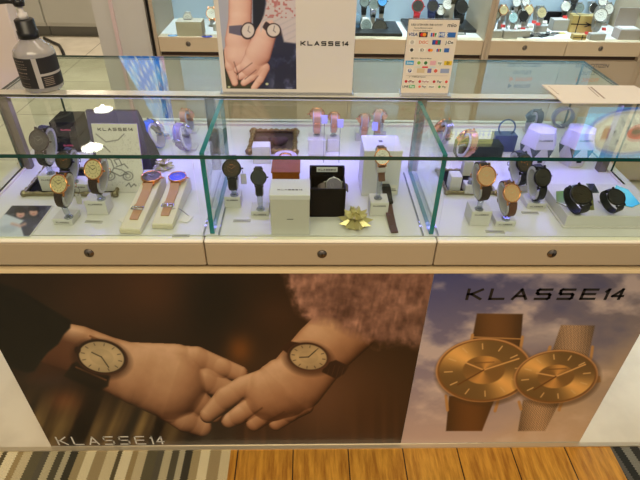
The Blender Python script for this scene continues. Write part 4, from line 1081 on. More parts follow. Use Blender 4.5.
lil = pbr('lilac_tag', (170, 168, 226), .5)
for (x, y), l in (((324.5, 120), 'lilac lit tag left of the second rose mesh band'), ((340.5, 124), 'lilac lit tag right of the second rose mesh band'), ((375, 127), 'lilac lit tag between the two bands behind the tall white box')):
    p = aty(x, y, YR + .03); t = thing('price_tag', l, 'tag', T(p.x, p.y, ZB + .0012), 'lilac tags behind the rail'); hh_ = p.z - ZB
    MB().b2(-.0065, .0065, 0, .0012, hh_ - .010, hh_ + .010).build('tag_paper', lil, t); MB().b2(-.0010, .0010, .0013, .0026, 0, hh_ - .002).build('tag_stem', clear, t)
# ------------------------------------------------------------------ things on the glass top
# hand sanitiser pump bottle
c = at(46.5, 93, ZT); yb = c.y + .028
r = 18.6 * -(R3.transposed() @ (aty(44, 88, yb) - CAM)).z / F
bx = aty(45, 88, yb).x
zs = [aty(x, y, yb).z - ZT for x, y in ((33, 52), (27, 38), (26, 36), (24, 20), (23, 19), (21, 4))]
t = thing('pump_bottle', 'clear pump bottle with a black label standing on the glass top', 'bottle', (bx, yb, ZT + .0026))
h1, h2, h3, h4 = zs[0], zs[1], zs[3], zs[5]
prof = [(0, .001), (r * .93, 0), (r, .005), (r, h1 * .97), (r * .96, h1 + .004), (r * .80, h1 + (h2 - h1) * .42), (r * .50, h2 - .006), (r * .38, h2 - .001), (r * .36, h2)]
MB().lathe(prof, 48).build('bottle_body', glass_mat('bottle_plastic', (214, 212, 214), 1.2, milk=.34, milkc=(222, 216, 212)), t)
MB().lathe([(0, .004), (r * .92, .004), (r * .92, h1 * .78), (0, h1 * .78)], 40).build('gel', glass_mat('gel', (214, 214, 218), .6, milk=.10), t)
# label wraps the front two thirds
b = MB(); n = 40; zl0, zl1 = .010, h1 * .93
def band(b, a0, a1, z0, z1, rr, mi, n=24):
    P = [(rr * math.cos(math.radians(a0 + (a1 - a0) * k / n)), rr * math.sin(math.radians(a0 + (a1 - a0) * k / n))) for k in range(n + 1)]
    vs = [(x, y, z0) for x, y in P] + [(x, y, z1) for x, y in P]
    b.add(vs, [(k, k + 1, n + 2 + k, n + 1 + k) for k in range(n)], mi, True)
band(b, 175, 283, zl0, zl1, r + .0004, 0); band(b, 296, 380, zl0, zl1, r + .0004, 0); band(b, 283, 296, zl0, zl1, r + .0004, 1)
band(b, 296, 380, zl0 + (zl1 - zl0) * .40, zl0 + (zl1 - zl0) * .48, r + .0006, 1)
rg = random.Random(3)
for k, (zz, th) in enumerate(((.90, .010), (.80, .012), (.72, .006), (.64, .016), (.50, .020), (.40, .008), (.33, .008), (.16, .006), (.06, .008))):
    a = 205
    while a < 262:
        da = rg.uniform(2, 6); hh_ = zl0 + (zl1 - zl0) * zz
        band(b, a, a + da, hh_, hh_ + (zl1 - zl0) * th * 1.6, r + .0007, 2, 3); a += da + rg.uniform(1, 2.5)
for k in range(5):
    hh_ = zl0 + (zl1 - zl0) * (.08 + .06 * k); band(b, 302, 330, hh_, hh_ + .0012, r + .0007, 2, 6)
b.build('label', [pbr('label_black', (32, 27, 27), .5), pbr('label_grey', (178, 170, 164), .5), pbr('label_print', (150, 132, 118), .6)], t)
MB().lathe([(r * .42, h2 - .001), (r * .50, h2 - .001), (r * .50, h2 + .012), (r * .46, h2 + .013), (r * .46, h3 - .002), (r * .40, h3), (0, h3)], 36).build('collar', black, t)
MB().lathe([(r * .24, h3), (r * .24, h3 + .010), (r * .12, h3 + .012), (r * .12, h4)], 20).build('stem', pbr('pump_white', (216, 208, 204), .4), t)
b = MB(); b.lathe([(r * .24, h4 - .006), (r * .28, h4), (r * .28, h4 + .006), (0, h4 + .008)], 20)
b.tube([(0, 0, h4 + .002), (-.018, -.001, h4 + .003), (-.036, -.002, h4 + .001), (-.046, -.003, h4 - .004)], [.0062, .0050, .0042, .0036], 12)
b.build('nozzle', black, t)

# payment sign in a clear stand
yS = 1.052
bl = aty(401, 93, yS); br = aty(447, 93.5, yS); tl = aty(406.5, 25, yS)
w = .1005; h = .146; zb_ = ZT + .0065
t = thing('payment_sign', 'white payment methods sign in a clear stand on the glass top', 'sign', ((bl.x + br.x) / 2, yS, ZT + .0025))
MB().b2(-w / 2 - .003, w / 2 + .004, -.020, .020, 0, .003).build('stand_foot', glass_mat('sign_acrylic', (226, 226, 224), 1.4, milk=.25), t, None, .0008)
MB().b2(-w / 2 - .001, w / 2 + .001, .0015, .0027, .003, h + .006).build('holder', clear, t)
card = MB().b2(-w / 2, w / 2, -.002, .001, .003, h + .003).build('sign_card', pbr('sign_ivory', (228, 214, 196), .55), t)
SG = lambda u, v: T(-w / 2 + u * w, -.0022, .003 + (1 - v) * h) @ RF
def chip(u, v, du, dv, c, kind=None, c2=None, tx=None, tc=(240, 240, 240)):
    b = MB(); W_, H_ = du * w, dv * h
    b.b2(-W_ / 2, W_ / 2, -H_ / 2, H_ / 2, 0, .0003)
    mats = [pbr('ink_%d_%d_%d' % c, c, .5)]
    if kind == 'circles':
        for s, q in ((-1, (214, 40, 40)), (1, (240, 150, 40))):
            b.lathe([(0, .0006 if s > 0 else .0005), (H_ * .38, .0006 if s > 0 else .0005), (H_ * .38, .0001)], 16, len(mats), T(s * H_ * .24, 0, 0), False); mats.append(pbr('ink_%d_%d_%d' % q, q, .5))
    if kind == 'tri':
        for k, q in enumerate(((30, 80, 170), (200, 40, 50), (40, 140, 80))):
            b.b2(-W_ * .38 + k * W_ * .27, -W_ * .38 + k * W_ * .27 + W_ * .22, -H_ * .38, H_ * .38, .0002, .0006, len(mats)); mats.append(pbr('ink_%d_%d_%d' % q, q, .5))
    if kind == 'round':
        q = c2 or (60, 60, 60); b.lathe([(0, .0006), (H_ * .42, .0006), (H_ * .42, .0002)], 16, len(mats), None, False); mats.append(pbr('ink_%d_%d_%d' % q, q, .5))
    b.build('icon', mats, card, SG(u, v))
    if tx: text('icon_text', tx, H_ * (.95 if len(tx) < 5 else .7), pbr('ink_%d_%d_%d' % tc, tc, .5), card, SG(u, v) @ T(0, 0, .0007), 1.0)
iv = (236, 228, 214)
def row(v, items, dv=.062):
    for u, du, c, kind, c2, tx, tc in items: chip(u, v, du, dv, c, kind, c2, tx, tc)
row(.185, [(.11, .15, iv, None, None, 'VISA', (30, 50, 120)), (.315, .17, (40, 34, 40), 'circles', None, None, None), (.52, .15, iv, 'tri', None, None, None), (.685, .12, (40, 90, 170), None, None, 'AMEX', (240, 240, 240)), (.875, .17, (40, 100, 176), None, None, None, None)], .066)
row(.285, [(.11, .13, iv, 'round', (190, 180, 170), None, None), (.34, .17, iv, None, None, 'DISC', (220, 100, 40)), (.60, .17, (40, 60, 130), 'tri', None, None, None), (.86, .16, iv, None, None, 'J-De', (30, 30, 40))])
row(.39, [(.12, .10, iv, 'round', (60, 60, 60), None, None), (.33, .14, iv, None, None, 'ID', (100, 90, 80)), (.50, .13, (220, 210, 200), 'circles', None, None, None), (.67, .12, iv, 'tri', None, None, None), (.83, .10, (50, 100, 180), None, None, None, None)], .055)
row(.565, [(.11, .17, (60, 160, 210), None, None, 'Suica', (230, 240, 240)), (.30, .09, iv, 'round', (130, 180, 60), None, None), (.44, .10, iv, 'round', (60, 120, 60), None, None), (.59, .12, (226, 170, 176), None, None, None, None), (.73, .10, iv, None, None, 'ny', (90, 110, 80)), (.90, .16, (226, 190, 40), None, None, 'D', (40, 40, 60))], .058)
row(.625, [(.28, .12, (210, 214, 200), None, None, None, None), (.44, .12, (220, 40, 60), None, None, None, None), (.60, .12, (200, 214, 220), None, None, None, None)], .02)
row(.675, [(.13, .14, iv, 'round', (30, 50, 120), 'P', (240, 240, 240)), (.36, .16, (214, 190, 150), None, None, None, None), (.54, .08, (120, 110, 160), None, None, None, None), (.67, .08, iv, 'round', (214, 90, 70), None, None), (.86, .18, (150, 160, 190), None, None, None, None)])
row(.83, [(.08, .07, iv, 'round', (200, 40, 50), None, None), (.19, .12, iv, None, None, 'dPay', (120, 30, 40)), (.37, .07, iv, 'round', (214, 40, 50), None, None), (.49, .14, iv, None, None, 'PayPay', (160, 60, 60)), (.67, .07, iv, 'round', (190, 40, 50), None, None), (.78, .11, iv, None, None, 'Pay', (60, 50, 50)), (.93, .09, iv, 'round', (214, 70, 60), None, None)], .05)
row(.905, [(.08, .11, iv, None, None, 'LINE', (30, 60, 40)), (.22, .12, (90, 180, 110), None, None, 'Pay', (240, 240, 240)), (.38, .05, iv, 'round', (230, 120, 90), None, None), (.47, .10, iv, None, None, 'Pay', (90, 80, 80)), (.63, .16, iv, None, None, 'Smart', (80, 70, 90)), (.80, .06, iv, 'round', (90, 160, 80), None, None), (.90, .10, iv, None, None, 'Pay', (90, 90, 80))], .046)
text('sign_text', 'お支払いは下記の方法をご利用いただけます', .0046, ink, card, SG(.36, .060), .68)
text('sign_text', 'Payment Methods Accepted', .0032, ink, card, SG(.30, .10), 1)
text('sign_text', 'クレジット Credit Card', .0034, ink, card, SG(.27, .135), 1)
text('sign_text', '電子マネー Electronic Money', .0034, ink, card, SG(.34, .505), 1)
text('sign_text', 'コード決済 QR Payment', .0034, ink, card, SG(.30, .765), 1)
text('sign_text', 'mio', .0105, pbr('mio_ink', (70, 70, 74), .5), card, SG(.86, .06), 1.15)
MB().b2(-w * .44, w * .44, -.0001, .0001, 0, .0002).build('rule', ink, card, SG(.5, .745))

# picture panel
yP = 1.050; pl = aty(222.5, 93, yP); pr = aty(352, 92.5, yP); xl_, xr_ = pl.x, pr.x; w = xr_ - xl_; zb_ = ZT + .0025; h = .30
t = thing('standing_picture', 'framed picture panel of two clasped hands with watches standing on the glass top', 'picture', ((xl_ + xr_) / 2, yP, zb_))
MB().b2(-w / 2, w / 2, .0, .016, 0, h).build('panel_board', pbr('panel_ivory', (220, 212, 204), .5, var=.02, scale=12), t, None, .0015)
MB().b2(-w / 2 - .004, w / 2 + .004, -.010, .026, 0, .0022).build('foot', clear, t)
def paint_panel(U, V, sx, sz):
    P = Paint(U, V, (36, 38, 66)); n = fbm(U / 8, V / 9, 81)
    P.over(np.clip((n - .42) * 4, 0, 1) * np.clip((U - 262) / 20, 0, 1), (92, 98, 140)); P.over(np.clip((n - .56) * 6, 0, 1) * np.clip((U - 270) / 20, 0, 1), (160, 160, 184))
    P.over(P.poly([(200, -60), (262, -60), (258, 30), (240, 60), (228, 44), (225, 90), (200, 90)], 2), (176, 178, 196))
    P.over(P.poly([(224, 50), (232, 50), (250, 92), (200, 92)], 3), (52, 52, 46)); P.over(P.poly([(228, 74), (246, 80), (262, 92), (220, 92)], 2), (60, 60, 44))
    P.over(P.poly([(226, 48), (232, 60), (229, 72), (224, 66)], 2), (30, 26, 26))
    P.over(P.poly([(252, -60), (268, -60), (264, 16), (259, 40), (253, 30)], 1.5), (22, 24, 40))
    SKP = [(0, (92, 46, 40)), (.3, (150, 92, 82)), (.55, (198, 140, 126)), (.8, (222, 172, 156)), (1, (240, 204, 190))]
    P.flesh([[(241, -40, 12), (240, 20, 11.5), (238, 40, 13)], [(238, 40, 13), (240, 56, 14)], [(229, 50, 5), (230, 66, 5), (235, 83, 3.4)]], SKP, (-.2, -.4, .9), 2.5)
    P.flesh([[(275, 14, 8), (266, 34, 10.5), (258, 54, 13)], [(258, 54, 12), (250, 66, 10)],
             [(254, 58, 7), (244, 66, 4.6), (237, 70, 3.6)], [(256, 64, 6), (248, 72, 4.4), (240, 77, 3.4)], [(258, 68, 6), (252, 77, 4.4), (244, 83, 3.4)], [(264, 68, 6), (260, 80, 4), (254, 88, 3.2)]], SKP, (-.2, -.5, .85), 2)
    for l in ([(252, 63), (240, 72)], [(256, 70), (245, 79)], [(258, 76), (250, 86)], [(234, 62), (238, 74), (239, 86)]): P.over(P.line(l, .8, 1.2) * .6, (90, 44, 40))
    P.over(P.poly([(229, 26), (242, 25), (242, 36), (229, 33)], 1), (104, 98, 122))
    P.over(P.poly([(262, 27), (266, 21), (270, 24), (268, 33)], 1), (60, 40, 50)); P.over(P.poly([(278, 24), (284, 32), (281, 36), (276, 34)], 1), (60, 40, 50))
    nl = vnoise(U / 2.2, V / 2.2, 91)
    lace = P.poly([(268, -60), (300, -60), (300, 44), (284, 42), (281, 30), (272, 20), (264, 22), (261, 32), (260, 26), (264, 14), (266, 4)], 2)
    P.over(lace, (208, 196, 200)); P.over(lace * np.clip((nl - .6) * 6, 0, 1) * (V < 18), (190, 120, 120)); P.over(lace * np.clip(np.sin((U * .5 + V)) - .4, 0, 1) * (V > 16) * .5, (170, 164, 178))
    for cx, cy, rx, ry in ((248, 30.8, 7.4, 8.6), (273.5, 30.5, 7.6, 7.4)):
        P.over(P.ell(cx, cy, rx, ry, 10), (44, 30, 36)); P.over(P.ell(cx, cy - .2, rx * .84, ry * .84, 10), (224, 212, 206))
        P.over(P.line([(cx, cy), (cx + 1.0, cy - 4.5)], .7), (120, 110, 110)); P.over(P.line([(cx, cy), (cx + 2, cy + 1.8)], .7), (120, 110, 110))
    P.over(P.ell(229, 87, 1.3, 1) + P.ell(267, 84, 1.5, 1.2), (210, 214, 170))
    return P.c
q0 = aty(226.5, 88.5, yP - .001); q1 = aty(296.5, 88.5, yP - .001); zz = h + zb_ - .014
o = printed_sheet('picture_print', (q0.x, yP - .001, q0.z), (1, 0, 0), (0, 0, 1), q1.x - q0.x, zz - q0.z, 200, 400, .0008, paint_panel, [prt, paper], t, t.matrix_world.inverted())
a_ = aty(301, 45.5, yP - .0004); b_ = aty(348, 45.5, yP - .0004)
wordmark(MB(), b_.x - a_.x, .0088, .0020).build('lettering', inkb, t, t.matrix_world.inverted() @ T(a_.x, yP - .0004, a_.z) @ RF)

# leaflet
P4 = [(541.5, 85.5), (634, 86.5), (668, 104), (563, 103.5)]
zz = ZT + .0026
pts = [at(x, y, zz) for x, y in P4]; c = sum(pts, Vector()) / 4
t = thing('leaflet', 'folded cream paper leaflet lying on the glass top at the right', 'leaflet', c)
MB().prism([(p.x - c.x, p.y - c.y) for p in pts][::-1], 0, .0022).build('leaflet_paper', pbr('cream_paper', (236, 226, 214), .6, var=.02, scale=30), t)
b = MB(); rg = random.Random(9)
for (xa, ya), (xb, yb_), th in (((590.5, 88), (603.5, 99), .0022), ((588, 88.5), (598, 97.5), .0011)):
    A, B_ = at(xa, ya, zz) - c, at(xb, yb_, zz) - c; d = (B_ - A); L = d.length; d.normalize(); ang = math.degrees(math.atan2(d.y, d.x)); x = 0
    while x < L:
        l = rg.uniform(.0015, .004); b.b2(x, x + l, -th, th, .0023, .0025, 0, T(A) @ RZ(ang)); x += l + .0012
for k in range(4): 
    A = at(549 + k * 2.6, 88 + k * 2.2, zz) - c; b.b2(0, .0012 + .0006 * (k % 2), -.004, .004, .0023, .0025, 0, T(A) @ RZ(20))
b.build('print', pbr('leaflet_ink', (150, 124, 104), .6), t)

# ------------------------------------------------------------------ cabinets across the aisle
blueback = pbr('pale_blue_back', (186, 206, 226), .6)
lpan = pbr('warm_beige_panel', (178, 160, 136), .45, var=.02, scale=4)
def cabinet(x0, x1, drawers, label, zt=2.02):
    t = thing('wall_cabinet', label, 'display cabinet', ((x0 + x1) / 2, YW, 0), 'beige cabinets across the aisle'); iv_ = t.matrix_world.inverted()
    B = lambda b, n, m, bv=0: b.build(n, m, t, iv_, bv)
    fw = .014
    B(MB().b2(x0, x1, YW + .012, YW + .34, .02, .607), 'cabinet_base', lpan)
    B(MB().b2(x0 + .003, x1 - .003, YW + .02, YW + .33, .607, .626), 'recess', dark)
    B(MB().b2(x0, x0 + fw, YW - .004, YW + .34, .607, zt).b2(x1 - fw, x1, YW - .004, YW + .34, .607, zt), 'frame_post', lpan, .001)
    B(MB().b2(x0 + fw, x1 - fw, YW + .01, YW + .34, .66, .684), 'cabinet_deck', deckm)
    B(MB().b2(x0 + fw, x1 - fw, YW + .318, YW + .34, .684, zt), 'back_panel', blueback)
    B(MB().b2(x0, x1, YW - .004, YW + .34, zt - .30, zt), 'header', lpan)
    B(MB().b2(x0 + fw, x1 - fw, YW + .002, YW + .006, .687, zt - .30), 'cabinet_glass', pane)
    B(MB().b2(x0 + fw, x1 - fw, YW + .03, YW + .31, 1.20, 1.206), 'glass_shelf', pane)
    W_ = (x1 - x0 - 2 * fw) / drawers
    for k in range(drawers):
        a = x0 + fw + k * W_
        d = B(MB().b2(a + .001, a + W_ - .001, YW, YW + .05, .626, .685), 'drawer', cream, .002)
        lb = MB().lathe([(.0, .0035), (.007, .0035), (.008, .002), (.0105, 0)], 20, M=RX(90)); lb.box((0, -.0037, 0), (.002, .0008, .009), 1)
        lb.build('lock', [lockm, black], d, T(a + W_ * .46, YW, .658))
    b = MB()
    for k in range(drawers): 
        a = x0 + fw + k * W_; b.b2(a + .004, a + W_ - .004, YW + .006, YW + .012, .03, .603)
    B(b, 'door', lpan, .001)
    l = bpy.data.lights.new('cabinet_led', 'AREA'); l.shape = 'RECTANGLE'; l.size = x1 - x0 - .06; l.size_y = .03; l.spread = math.radians(100); l.energy = 13.0 * (x1 - x0); l.color = [lin(v) for v in (214, 228, 255)]
    lo = bpy.data.objects.new('cabinet_led', l); C.objects.link(lo); lo.location = ((x0 + x1) / 2, YW + .10, zt - .31); lo.rotation_euler = (0, 0, 0)
    return t
cabinet(-.628, -.338, 1, 'narrow beige display cabinet at the left end of the row with one lock drawer')
cabinet(-.337, .178, 1, 'beige display cabinet standing behind the framed picture panel')
cabinet(.180, .748, 1, 'wide beige display cabinet behind the payment sign with digital watches')
cb = cabinet(.749, 1.424, 2, 'beige display cabinet with two lock drawers full of metal watches')
cabinet(1.425, 2.10, 2, 'beige display cabinet at the right end of the row')
wim = pbr('notice_ink', (92, 86, 84), .6); wor = pbr('notice_orange', (222, 120, 60), .6)
for x, tt in ((.93, ('SEIKO CITIZEN', 'OUTLET')), (1.225, ('SEIKO CITIZEN', 'OUTLET'))):
    nt_ = MB().b2(-.10, .10, -.0005, .0005, -.07, .06).build('notice', lpan, cb, cb.matrix_world.inverted() @ T(x, YW + .0052, .545))
    for s, z, sz, m in ((tt[0], .040, .022, wim), (tt[1], .008, .022, wim), ('▶ 30%OFF', -.022, .022, wor), ('▶ 40%OFF', -.052, .022, wim)):
        me = text_mesh(s, sz); me.materials.clear(); me.materials.append(m); link('notice_text', me, nt_, T(0, -.0008, z) @ RF)

# partition and dark slot at the left of the row, white storage beyond
struct(MB().b2(-.86, -.652, YW + .02, 3.2, 0, 2.3).build('wall_partition', pbr('partition_grey', (200, 196, 190), .5, var=.02, scale=3)))
struct(MB().b2(-.651, -.629, YW + .04, 2.6, 0, 2.3).build('dark_slot_fill', black))  # black panel stands in for the shade in this gap
struct(MB().b2(-.790, -.776, YW + .012, YW + .02, 0, 2.3).build('trim_3', pbr('pink_trim', (214, 190, 190), .4)))
gw = pbr('storage_white', (196, 194, 184), .45, var=.02, scale=3)
for k in range(4):
    x0 = -3.62 + k * .66
    t = thing('storage_cabinet', 'pale %s storage cabinet against the far aisle side' % ('leftmost', 'second', 'third', 'rightmost')[k], 'cabinet', (x0 + .33, 4.75, 0), 'pale storage cabinets along the far aisle'); iv_ = t.matrix_world.inverted()
    MB().b2(x0, x0 + .655, 4.76, 5.2, .09, 1.5).build('cabinet_body', gw, t, iv_)
    MB().b2(x0 + .004, x0 + .651, 4.745, 4.76, .12, 1.49).build('door', gw, t, iv_, .003)
    MB().b2(x0, x0 + .655, 4.80, 5.2, 0, .09).build('plinth', pbr('plinth_grey', (110, 108, 100), .5), t, iv_)
# cable and castor lying on the floor beyond
def cable(label, px, w_):
    tag(MB().tube([at(x, y, .012) for x, y in px], .012, 8).build('floor_cable', black), label, 'cable', None)
cable('black cable on the floor behind the pump bottle', [(44, 38), (52, 42), (59, 45), (62, 50), (64, 55)], 0)
cable('short black cable at the foot of the grey partition', [(108, 46), (112, 50), (117, 55)], 0)
# white notice board on a pole at the left
t = thing('sign_board', 'plain white board on a floor pole at the left end of the counter', 'sign', (-.90, 1.22, 0))
MB().b2(-.22, .243, -.02, .02, .80, 1.30).build('board', pbr('board_white', (222, 206, 198), .5), t, None, .003)
MB().lathe([(0, 0), (.10, 0), (.10, .012), (.02, .02), (.02, .80), (0, .80)], 24, M=T(-.06, .0, 0)).build('pole', steel, t)

# lit signs over the cabinets: seen as reflections in the glass top
def refy(px, py, y):
    p = at(px, py, ZT); d = ray(px, py); d = Vector((d.x, d.y, -d.z)); return p + d * ((y - p.y) / d.y)
ys = YW - .025
def paint_gs(U, V, sx, sz):
    P = Paint(sx * 100, (1 - sz) * 0 + sz * 60, (96, 190, 240)); n = fbm(sx * 3, sz * 3, 5)
    P.over(np.clip((n - .45) * 2, 0, 1) * .6, (190, 226, 250))
    P.over(P.ell(50, 30, 46, 25, 0, 1), (30, 110, 220)); P.over(P.ell(50, 30, 42, 23, 0, 1), (210, 222, 240)); 
    P.over(P.poly([(12, 24), (24, 12), (52, 8), (76, 13), (88, 26), (86, 38), (70, 50), (44, 52), (22, 46), (12, 36)], 1), (196, 196, 176))
    P.over(P.poly([(16, 25), (26, 15), (52, 11), (74, 15), (84, 27), (82, 37), (68, 47), (44, 49), (24, 43), (16, 35)], 1), (222, 226, 206))
    P.over(P.ell(58, 30, 11, 8), (206, 70, 70)); P.over(P.ell(56, 29, 5, 4), (60, 40, 44)); P.over(P.poly([(22, 24), (29, 24), (29, 38), (22, 38)], 1), (178, 130, 96))
    for k in range(12): P.over(P.line([(36 + k * 2, 16 + (k % 3) * 2), (37 + k * 2, 18 + (k % 3) * 2)], 1), (90, 96, 100))
    for x, y in ((40, 40), (46, 26), (70, 22), (72, 40), (50, 44), (34, 30)): P.over(P.ell(x, y, 1.6, 1.4), (90, 100, 110))
    P.over(P.line([(62, 16), (68, 15), (70, 19)], 1.2), (60, 70, 84))
    return P.c
lit = print_mat('lit_print', .4, 0, 2.1); lit2 = print_mat('lit_print_soft', .4, 0, 1.7)
a = refy(588, 104, ys)
z1 = refy(600, 157, ys).z
gx = refy(582, 130, ys).x
o = printed_sheet('lit_panel', (gx, ys, a.z - .01), (1, 0, 0), (0, 0, 1), .46, z1 - a.z + .02, 120, 80, .02, paint_gs, [lit, white])  # backlit poster set in front of the cabinet with no mount
tag(o, 'backlit blue poster of a big watch face, mirrored in the glass top at the right', 'poster')
def paint_blue(U, V, sx, sz):
    P = Paint(sx * 40, sz * 100, (30, 110, 226)); n = fbm(sx * 5 + sz * 6, sz * 4, 15)
    P.over(np.clip((n - .42) * 4, 0, 1), (110, 180, 240)); P.over(np.abs((sx * 3 + sz * 7) % 1 - .5) < .08, (214, 226, 240)); P.over(np.clip((fbm(sx * 4, sz * 9, 33) - .56) * 8, 0, 1) * .8, (224, 160, 176))
    return P.c
x0, x1 = refy(118, 60, ys).x, refy(164, 60, ys).x; zt1 = refy(160, 140, ys).z
o = printed_sheet('sail_banner', (x0, ys, 1.10), (1, 0, 0), (0, 0, 1), x1 - x0, .06, 40, 20, .01, paint_blue, [lit2, white])  # banner placed free of any hanger, for its mirror image in the glass
# slanted banner: cut to a sail by building it as strips
me = o.data
bm = bmesh.new(); bm.from_mesh(me)
for v in bm.verts:
    f = (v.co.z - 1.10) / .06; v.co.z = 1.10 + f * (zt1 - 1.10); k = max(0, min(1, f)); v.co.x = x1 + (v.co.x - x1) * (1 - .78 * k) + .0 * k
bm.to_mesh(me); bm.free(); me.update()
tag(o, 'lit blue sail banner in front of the left cabinet, mirrored in the glass top', 'banner')
def paint_sale(U, V, sx, sz):
    P = Paint(sx * 100, sz * 60, (206, 208, 130)); P.over(P.poly([(0, 0), (100, 0), (100, 14), (0, 14)], 1), (70, 90, 120))
    for k in range(8):
        x = 10 + k * 10.5
        for l in ([(x, 22), (x + 7, 22)], [(x + 3.5, 18), (x + 3.5, 34)], [(x, 30), (x + 7, 34 - (k % 3) * 3)], [(x + (k % 2) * 7, 20), (x + 3, 34)]): P.over(P.line(l, 1.8, 1), (40, 70, 150))
    P.over(P.line([(16, 44), (84, 44)], 2, 1) * (np.sin(sx * 150) > -.3), (80, 90, 80)); P.over(P.line([(30, 52), (70, 52)], 2, 1) * (np.sin(sx * 170) > -.3), (80, 90, 80))
    return P.c
a = refy(452, 124, ys); b_ = refy(492, 144, ys)
o = printed_sheet('lit_panel', (a.x, ys, a.z), (1, 0, 0), (0, 0, 1), b_.x - a.x, b_.z - a.z, 110, 60, .02, paint_sale, [print_mat('lit_sale', .4, 0, 2.2), white])
tag(o, 'lime yellow lit sign with blue characters on the cabinet header', 'sign')
# ------------------------------------------------------------------ goods in the cabinets across the aisle
zD = .6846
def f_band(b):
    b.ribbon([(.0205, A_ - .0055)] + [(y - .008, z) for y, z in ell_pts(.0340, .0190, 57, 336, 22)] + [(-.0205, A_ - .0055)], .0175, .0030)
GSF = 'slim watch stands in the cabinets across the aisle'
def far(dpx, r, Y, label, case, dial, strap, yaw=0, tilt=20, group='watches in the cabinets across the aisle', hands=None, zb0=None):
    Y = min(Y, YW + .285); dl = aty(dpx[0], dpx[1], Y); s = r * -(R3.transposed() @ (dl - CAM)).z / F / .02
    watch(head_matrix(dl, yaw, tilt, 0, s), label, case=case, dial=dial, hands=hands or gun, strap=strap, strapfn=f_band, strapkey='farband', buckle=False, group=group)
    M = head_matrix(dl, yaw, tilt, 0, s); lo = M @ Vector((0, -.030, 0)); zb0 = zb0 or zD
    t = thing('watch_stand', 'stand under the ' + label, 'display stand', T(lo.x, lo.y, zb0 + .0004), GSF)
    hgt = max(.006, lo.z - .012 * s - zb0 - .001)
    MB().b2(-.016, .016, -.014, .014, 0, min(.006, hgt)).b2(-.009, .009, -.006, .006, .0, hgt).build('pillar', MATS['grey_block'], t, None, .0008)
    return dl
pbr('grey_block', (176, 170, 164), .5)
def fblock(px, top, w, Y, label, m=boxw, h=None, d=.03, cat='display block', name='display_block', z0=None, g='blocks in the cabinets across the aisle', rz=0):
    p = aty(px[0], px[1], Y); z0 = z0 or zD; h = h or max(.006, aty(px[0], top, Y).z - z0)
    t = thing(name, label, cat, T(p.x, Y, z0) @ RZ(rz), g)
    MB().b2(-w / 2, w / 2, 0, d, 0, h).build('block', m, t, None, .001); return t, h
steelw = pbr('steel_bracelet', (188, 186, 182), .3, 1.0, bump=.4, scale=700)
greyblk = pbr('grey_block', (176, 170, 164), .5)
Yof = lambda py, px=400: at(px, py, zD).y
# left cabinet
Y = Yof(36, 190)
t, h = fblock((190, 36), 22, .105, Y, 'large beige block holding a small watch in the left cabinet', pbr('beige_block', (196, 184, 164), .5), d=.07)
far((187.5, 17.5), 4.6, Y + .035, 'steel watch on top of the beige block in the left cabinet', steelw, dial_white, steelw, zb0=zD + h)
far((211.5, 13.5), 5.6, Yof(30) + .02, 'rose rimmed steel watch right of the beige block', rose, dial_white, steelw, 10)
disc = lambda px, r, m, label: tag(MB().lathe([(0, 0), (r, 0), (r, .002), (0, .003)], 24, M=S(1, .8, 1)).build('glass_gem', m, None, T(at(px[0], px[1], zD + .0006))), label, 'gem', 'blue glass gems')
disc((173, 37.5 - 2), .022, pbr('pale_blue_gem', (130, 176, 226), .1, coat=1), 'pale blue glass gem at the left of the left cabinet')
disc((207, 36.5), .022, pbr('deep_blue_gem', (70, 84, 190), .1, coat=1), 'deep blue glass gem below the rose rimmed steel watch')
fblock((218, 30), 24, .04, Yof(31, 218), 'white block at the right edge of the left cabinet', boxw, d=.03)
# digital watches behind the payment sign
def darktray(x0, x1, yf, yb, label):
    a, b_ = at(x0, yf, zD), at(x1, yf, zD); c = at(x1, yb, zD)
    t = thing('watch_riser', label, 'riser', T((a.x + b_.x) / 2, a.y, zD), 'dark risers with digital watches')
    MB().b2(-(b_.x - a.x) / 2, (b_.x - a.x) / 2, 0, c.y - a.y, 0, .012).build('riser', black, t, None, .001); return a.y, zD + .012
darktray(352, 402, 36, 24, 'dark riser left of the payment sign'); darktray(407, 476, 32, 21, 'dark riser behind the payment sign')
wp = pbr('white_resin', (214, 212, 208), .45); bp = pbr('black_resin', (26, 26, 28), .5); rr = pbr('red_resin', (190, 30, 44), .45); nv = pbr('navy_resin', (28, 36, 84), .45); ol = pbr('olive_resin', (64, 58, 34), .5)
lcd = pbr('lcd_grey', (120, 130, 126), .3); lcdb = pbr('lcd_blue', (90, 160, 220), .2)
for px, r, m, d_, l, yaw in (((366.5, 25), 6.2, wp, lcd, 'white digital watch on the left riser', 12), ((380, 27), 7.2, bp, dial_black, 'chunky black digital watch on the left riser', 0),
        ((364.5, 2), 5, bp, lcd, 'black watch with a grey screen standing above the white digital one', 0), ((374, 4.5), 5.2, silver, lcd, 'silver cased digital watch behind the left riser, between two others', 4),
        ((382.5, 1), 5, bp, lcdb, 'black watch with a bright blue screen', 0), ((418, 6), 6.2, rr, dial_black, 'red strapped digital watch behind the payment sign', -6), ((433, 6), 6, nv, dial_black, 'navy blue digital watch behind the payment sign', 0),
        ((441, 10), 5.4, bp, dial_white, 'black watch with a white dial behind the payment sign', 6), ((448, 4), 5.4, steelw, dial_white, 'white faced steel watch behind the payment sign', 0), ((462, 7), 6.6, bp, dial_black, 'black digital watch right behind the payment sign', 8),
        ((455, -9), 5.0, ol, dial_dark, 'olive strapped watch above the black digital watch', 0), ((460, 35), 6, bp, dial_black, 'round black watch at the lower right of the payment sign', -4)):
    far(px, r, Yof(33) + (.02 if px[1] > 20 else .09) - (.03 if px[1] > 30 else 0), l, m, d_, m, yaw, 26)
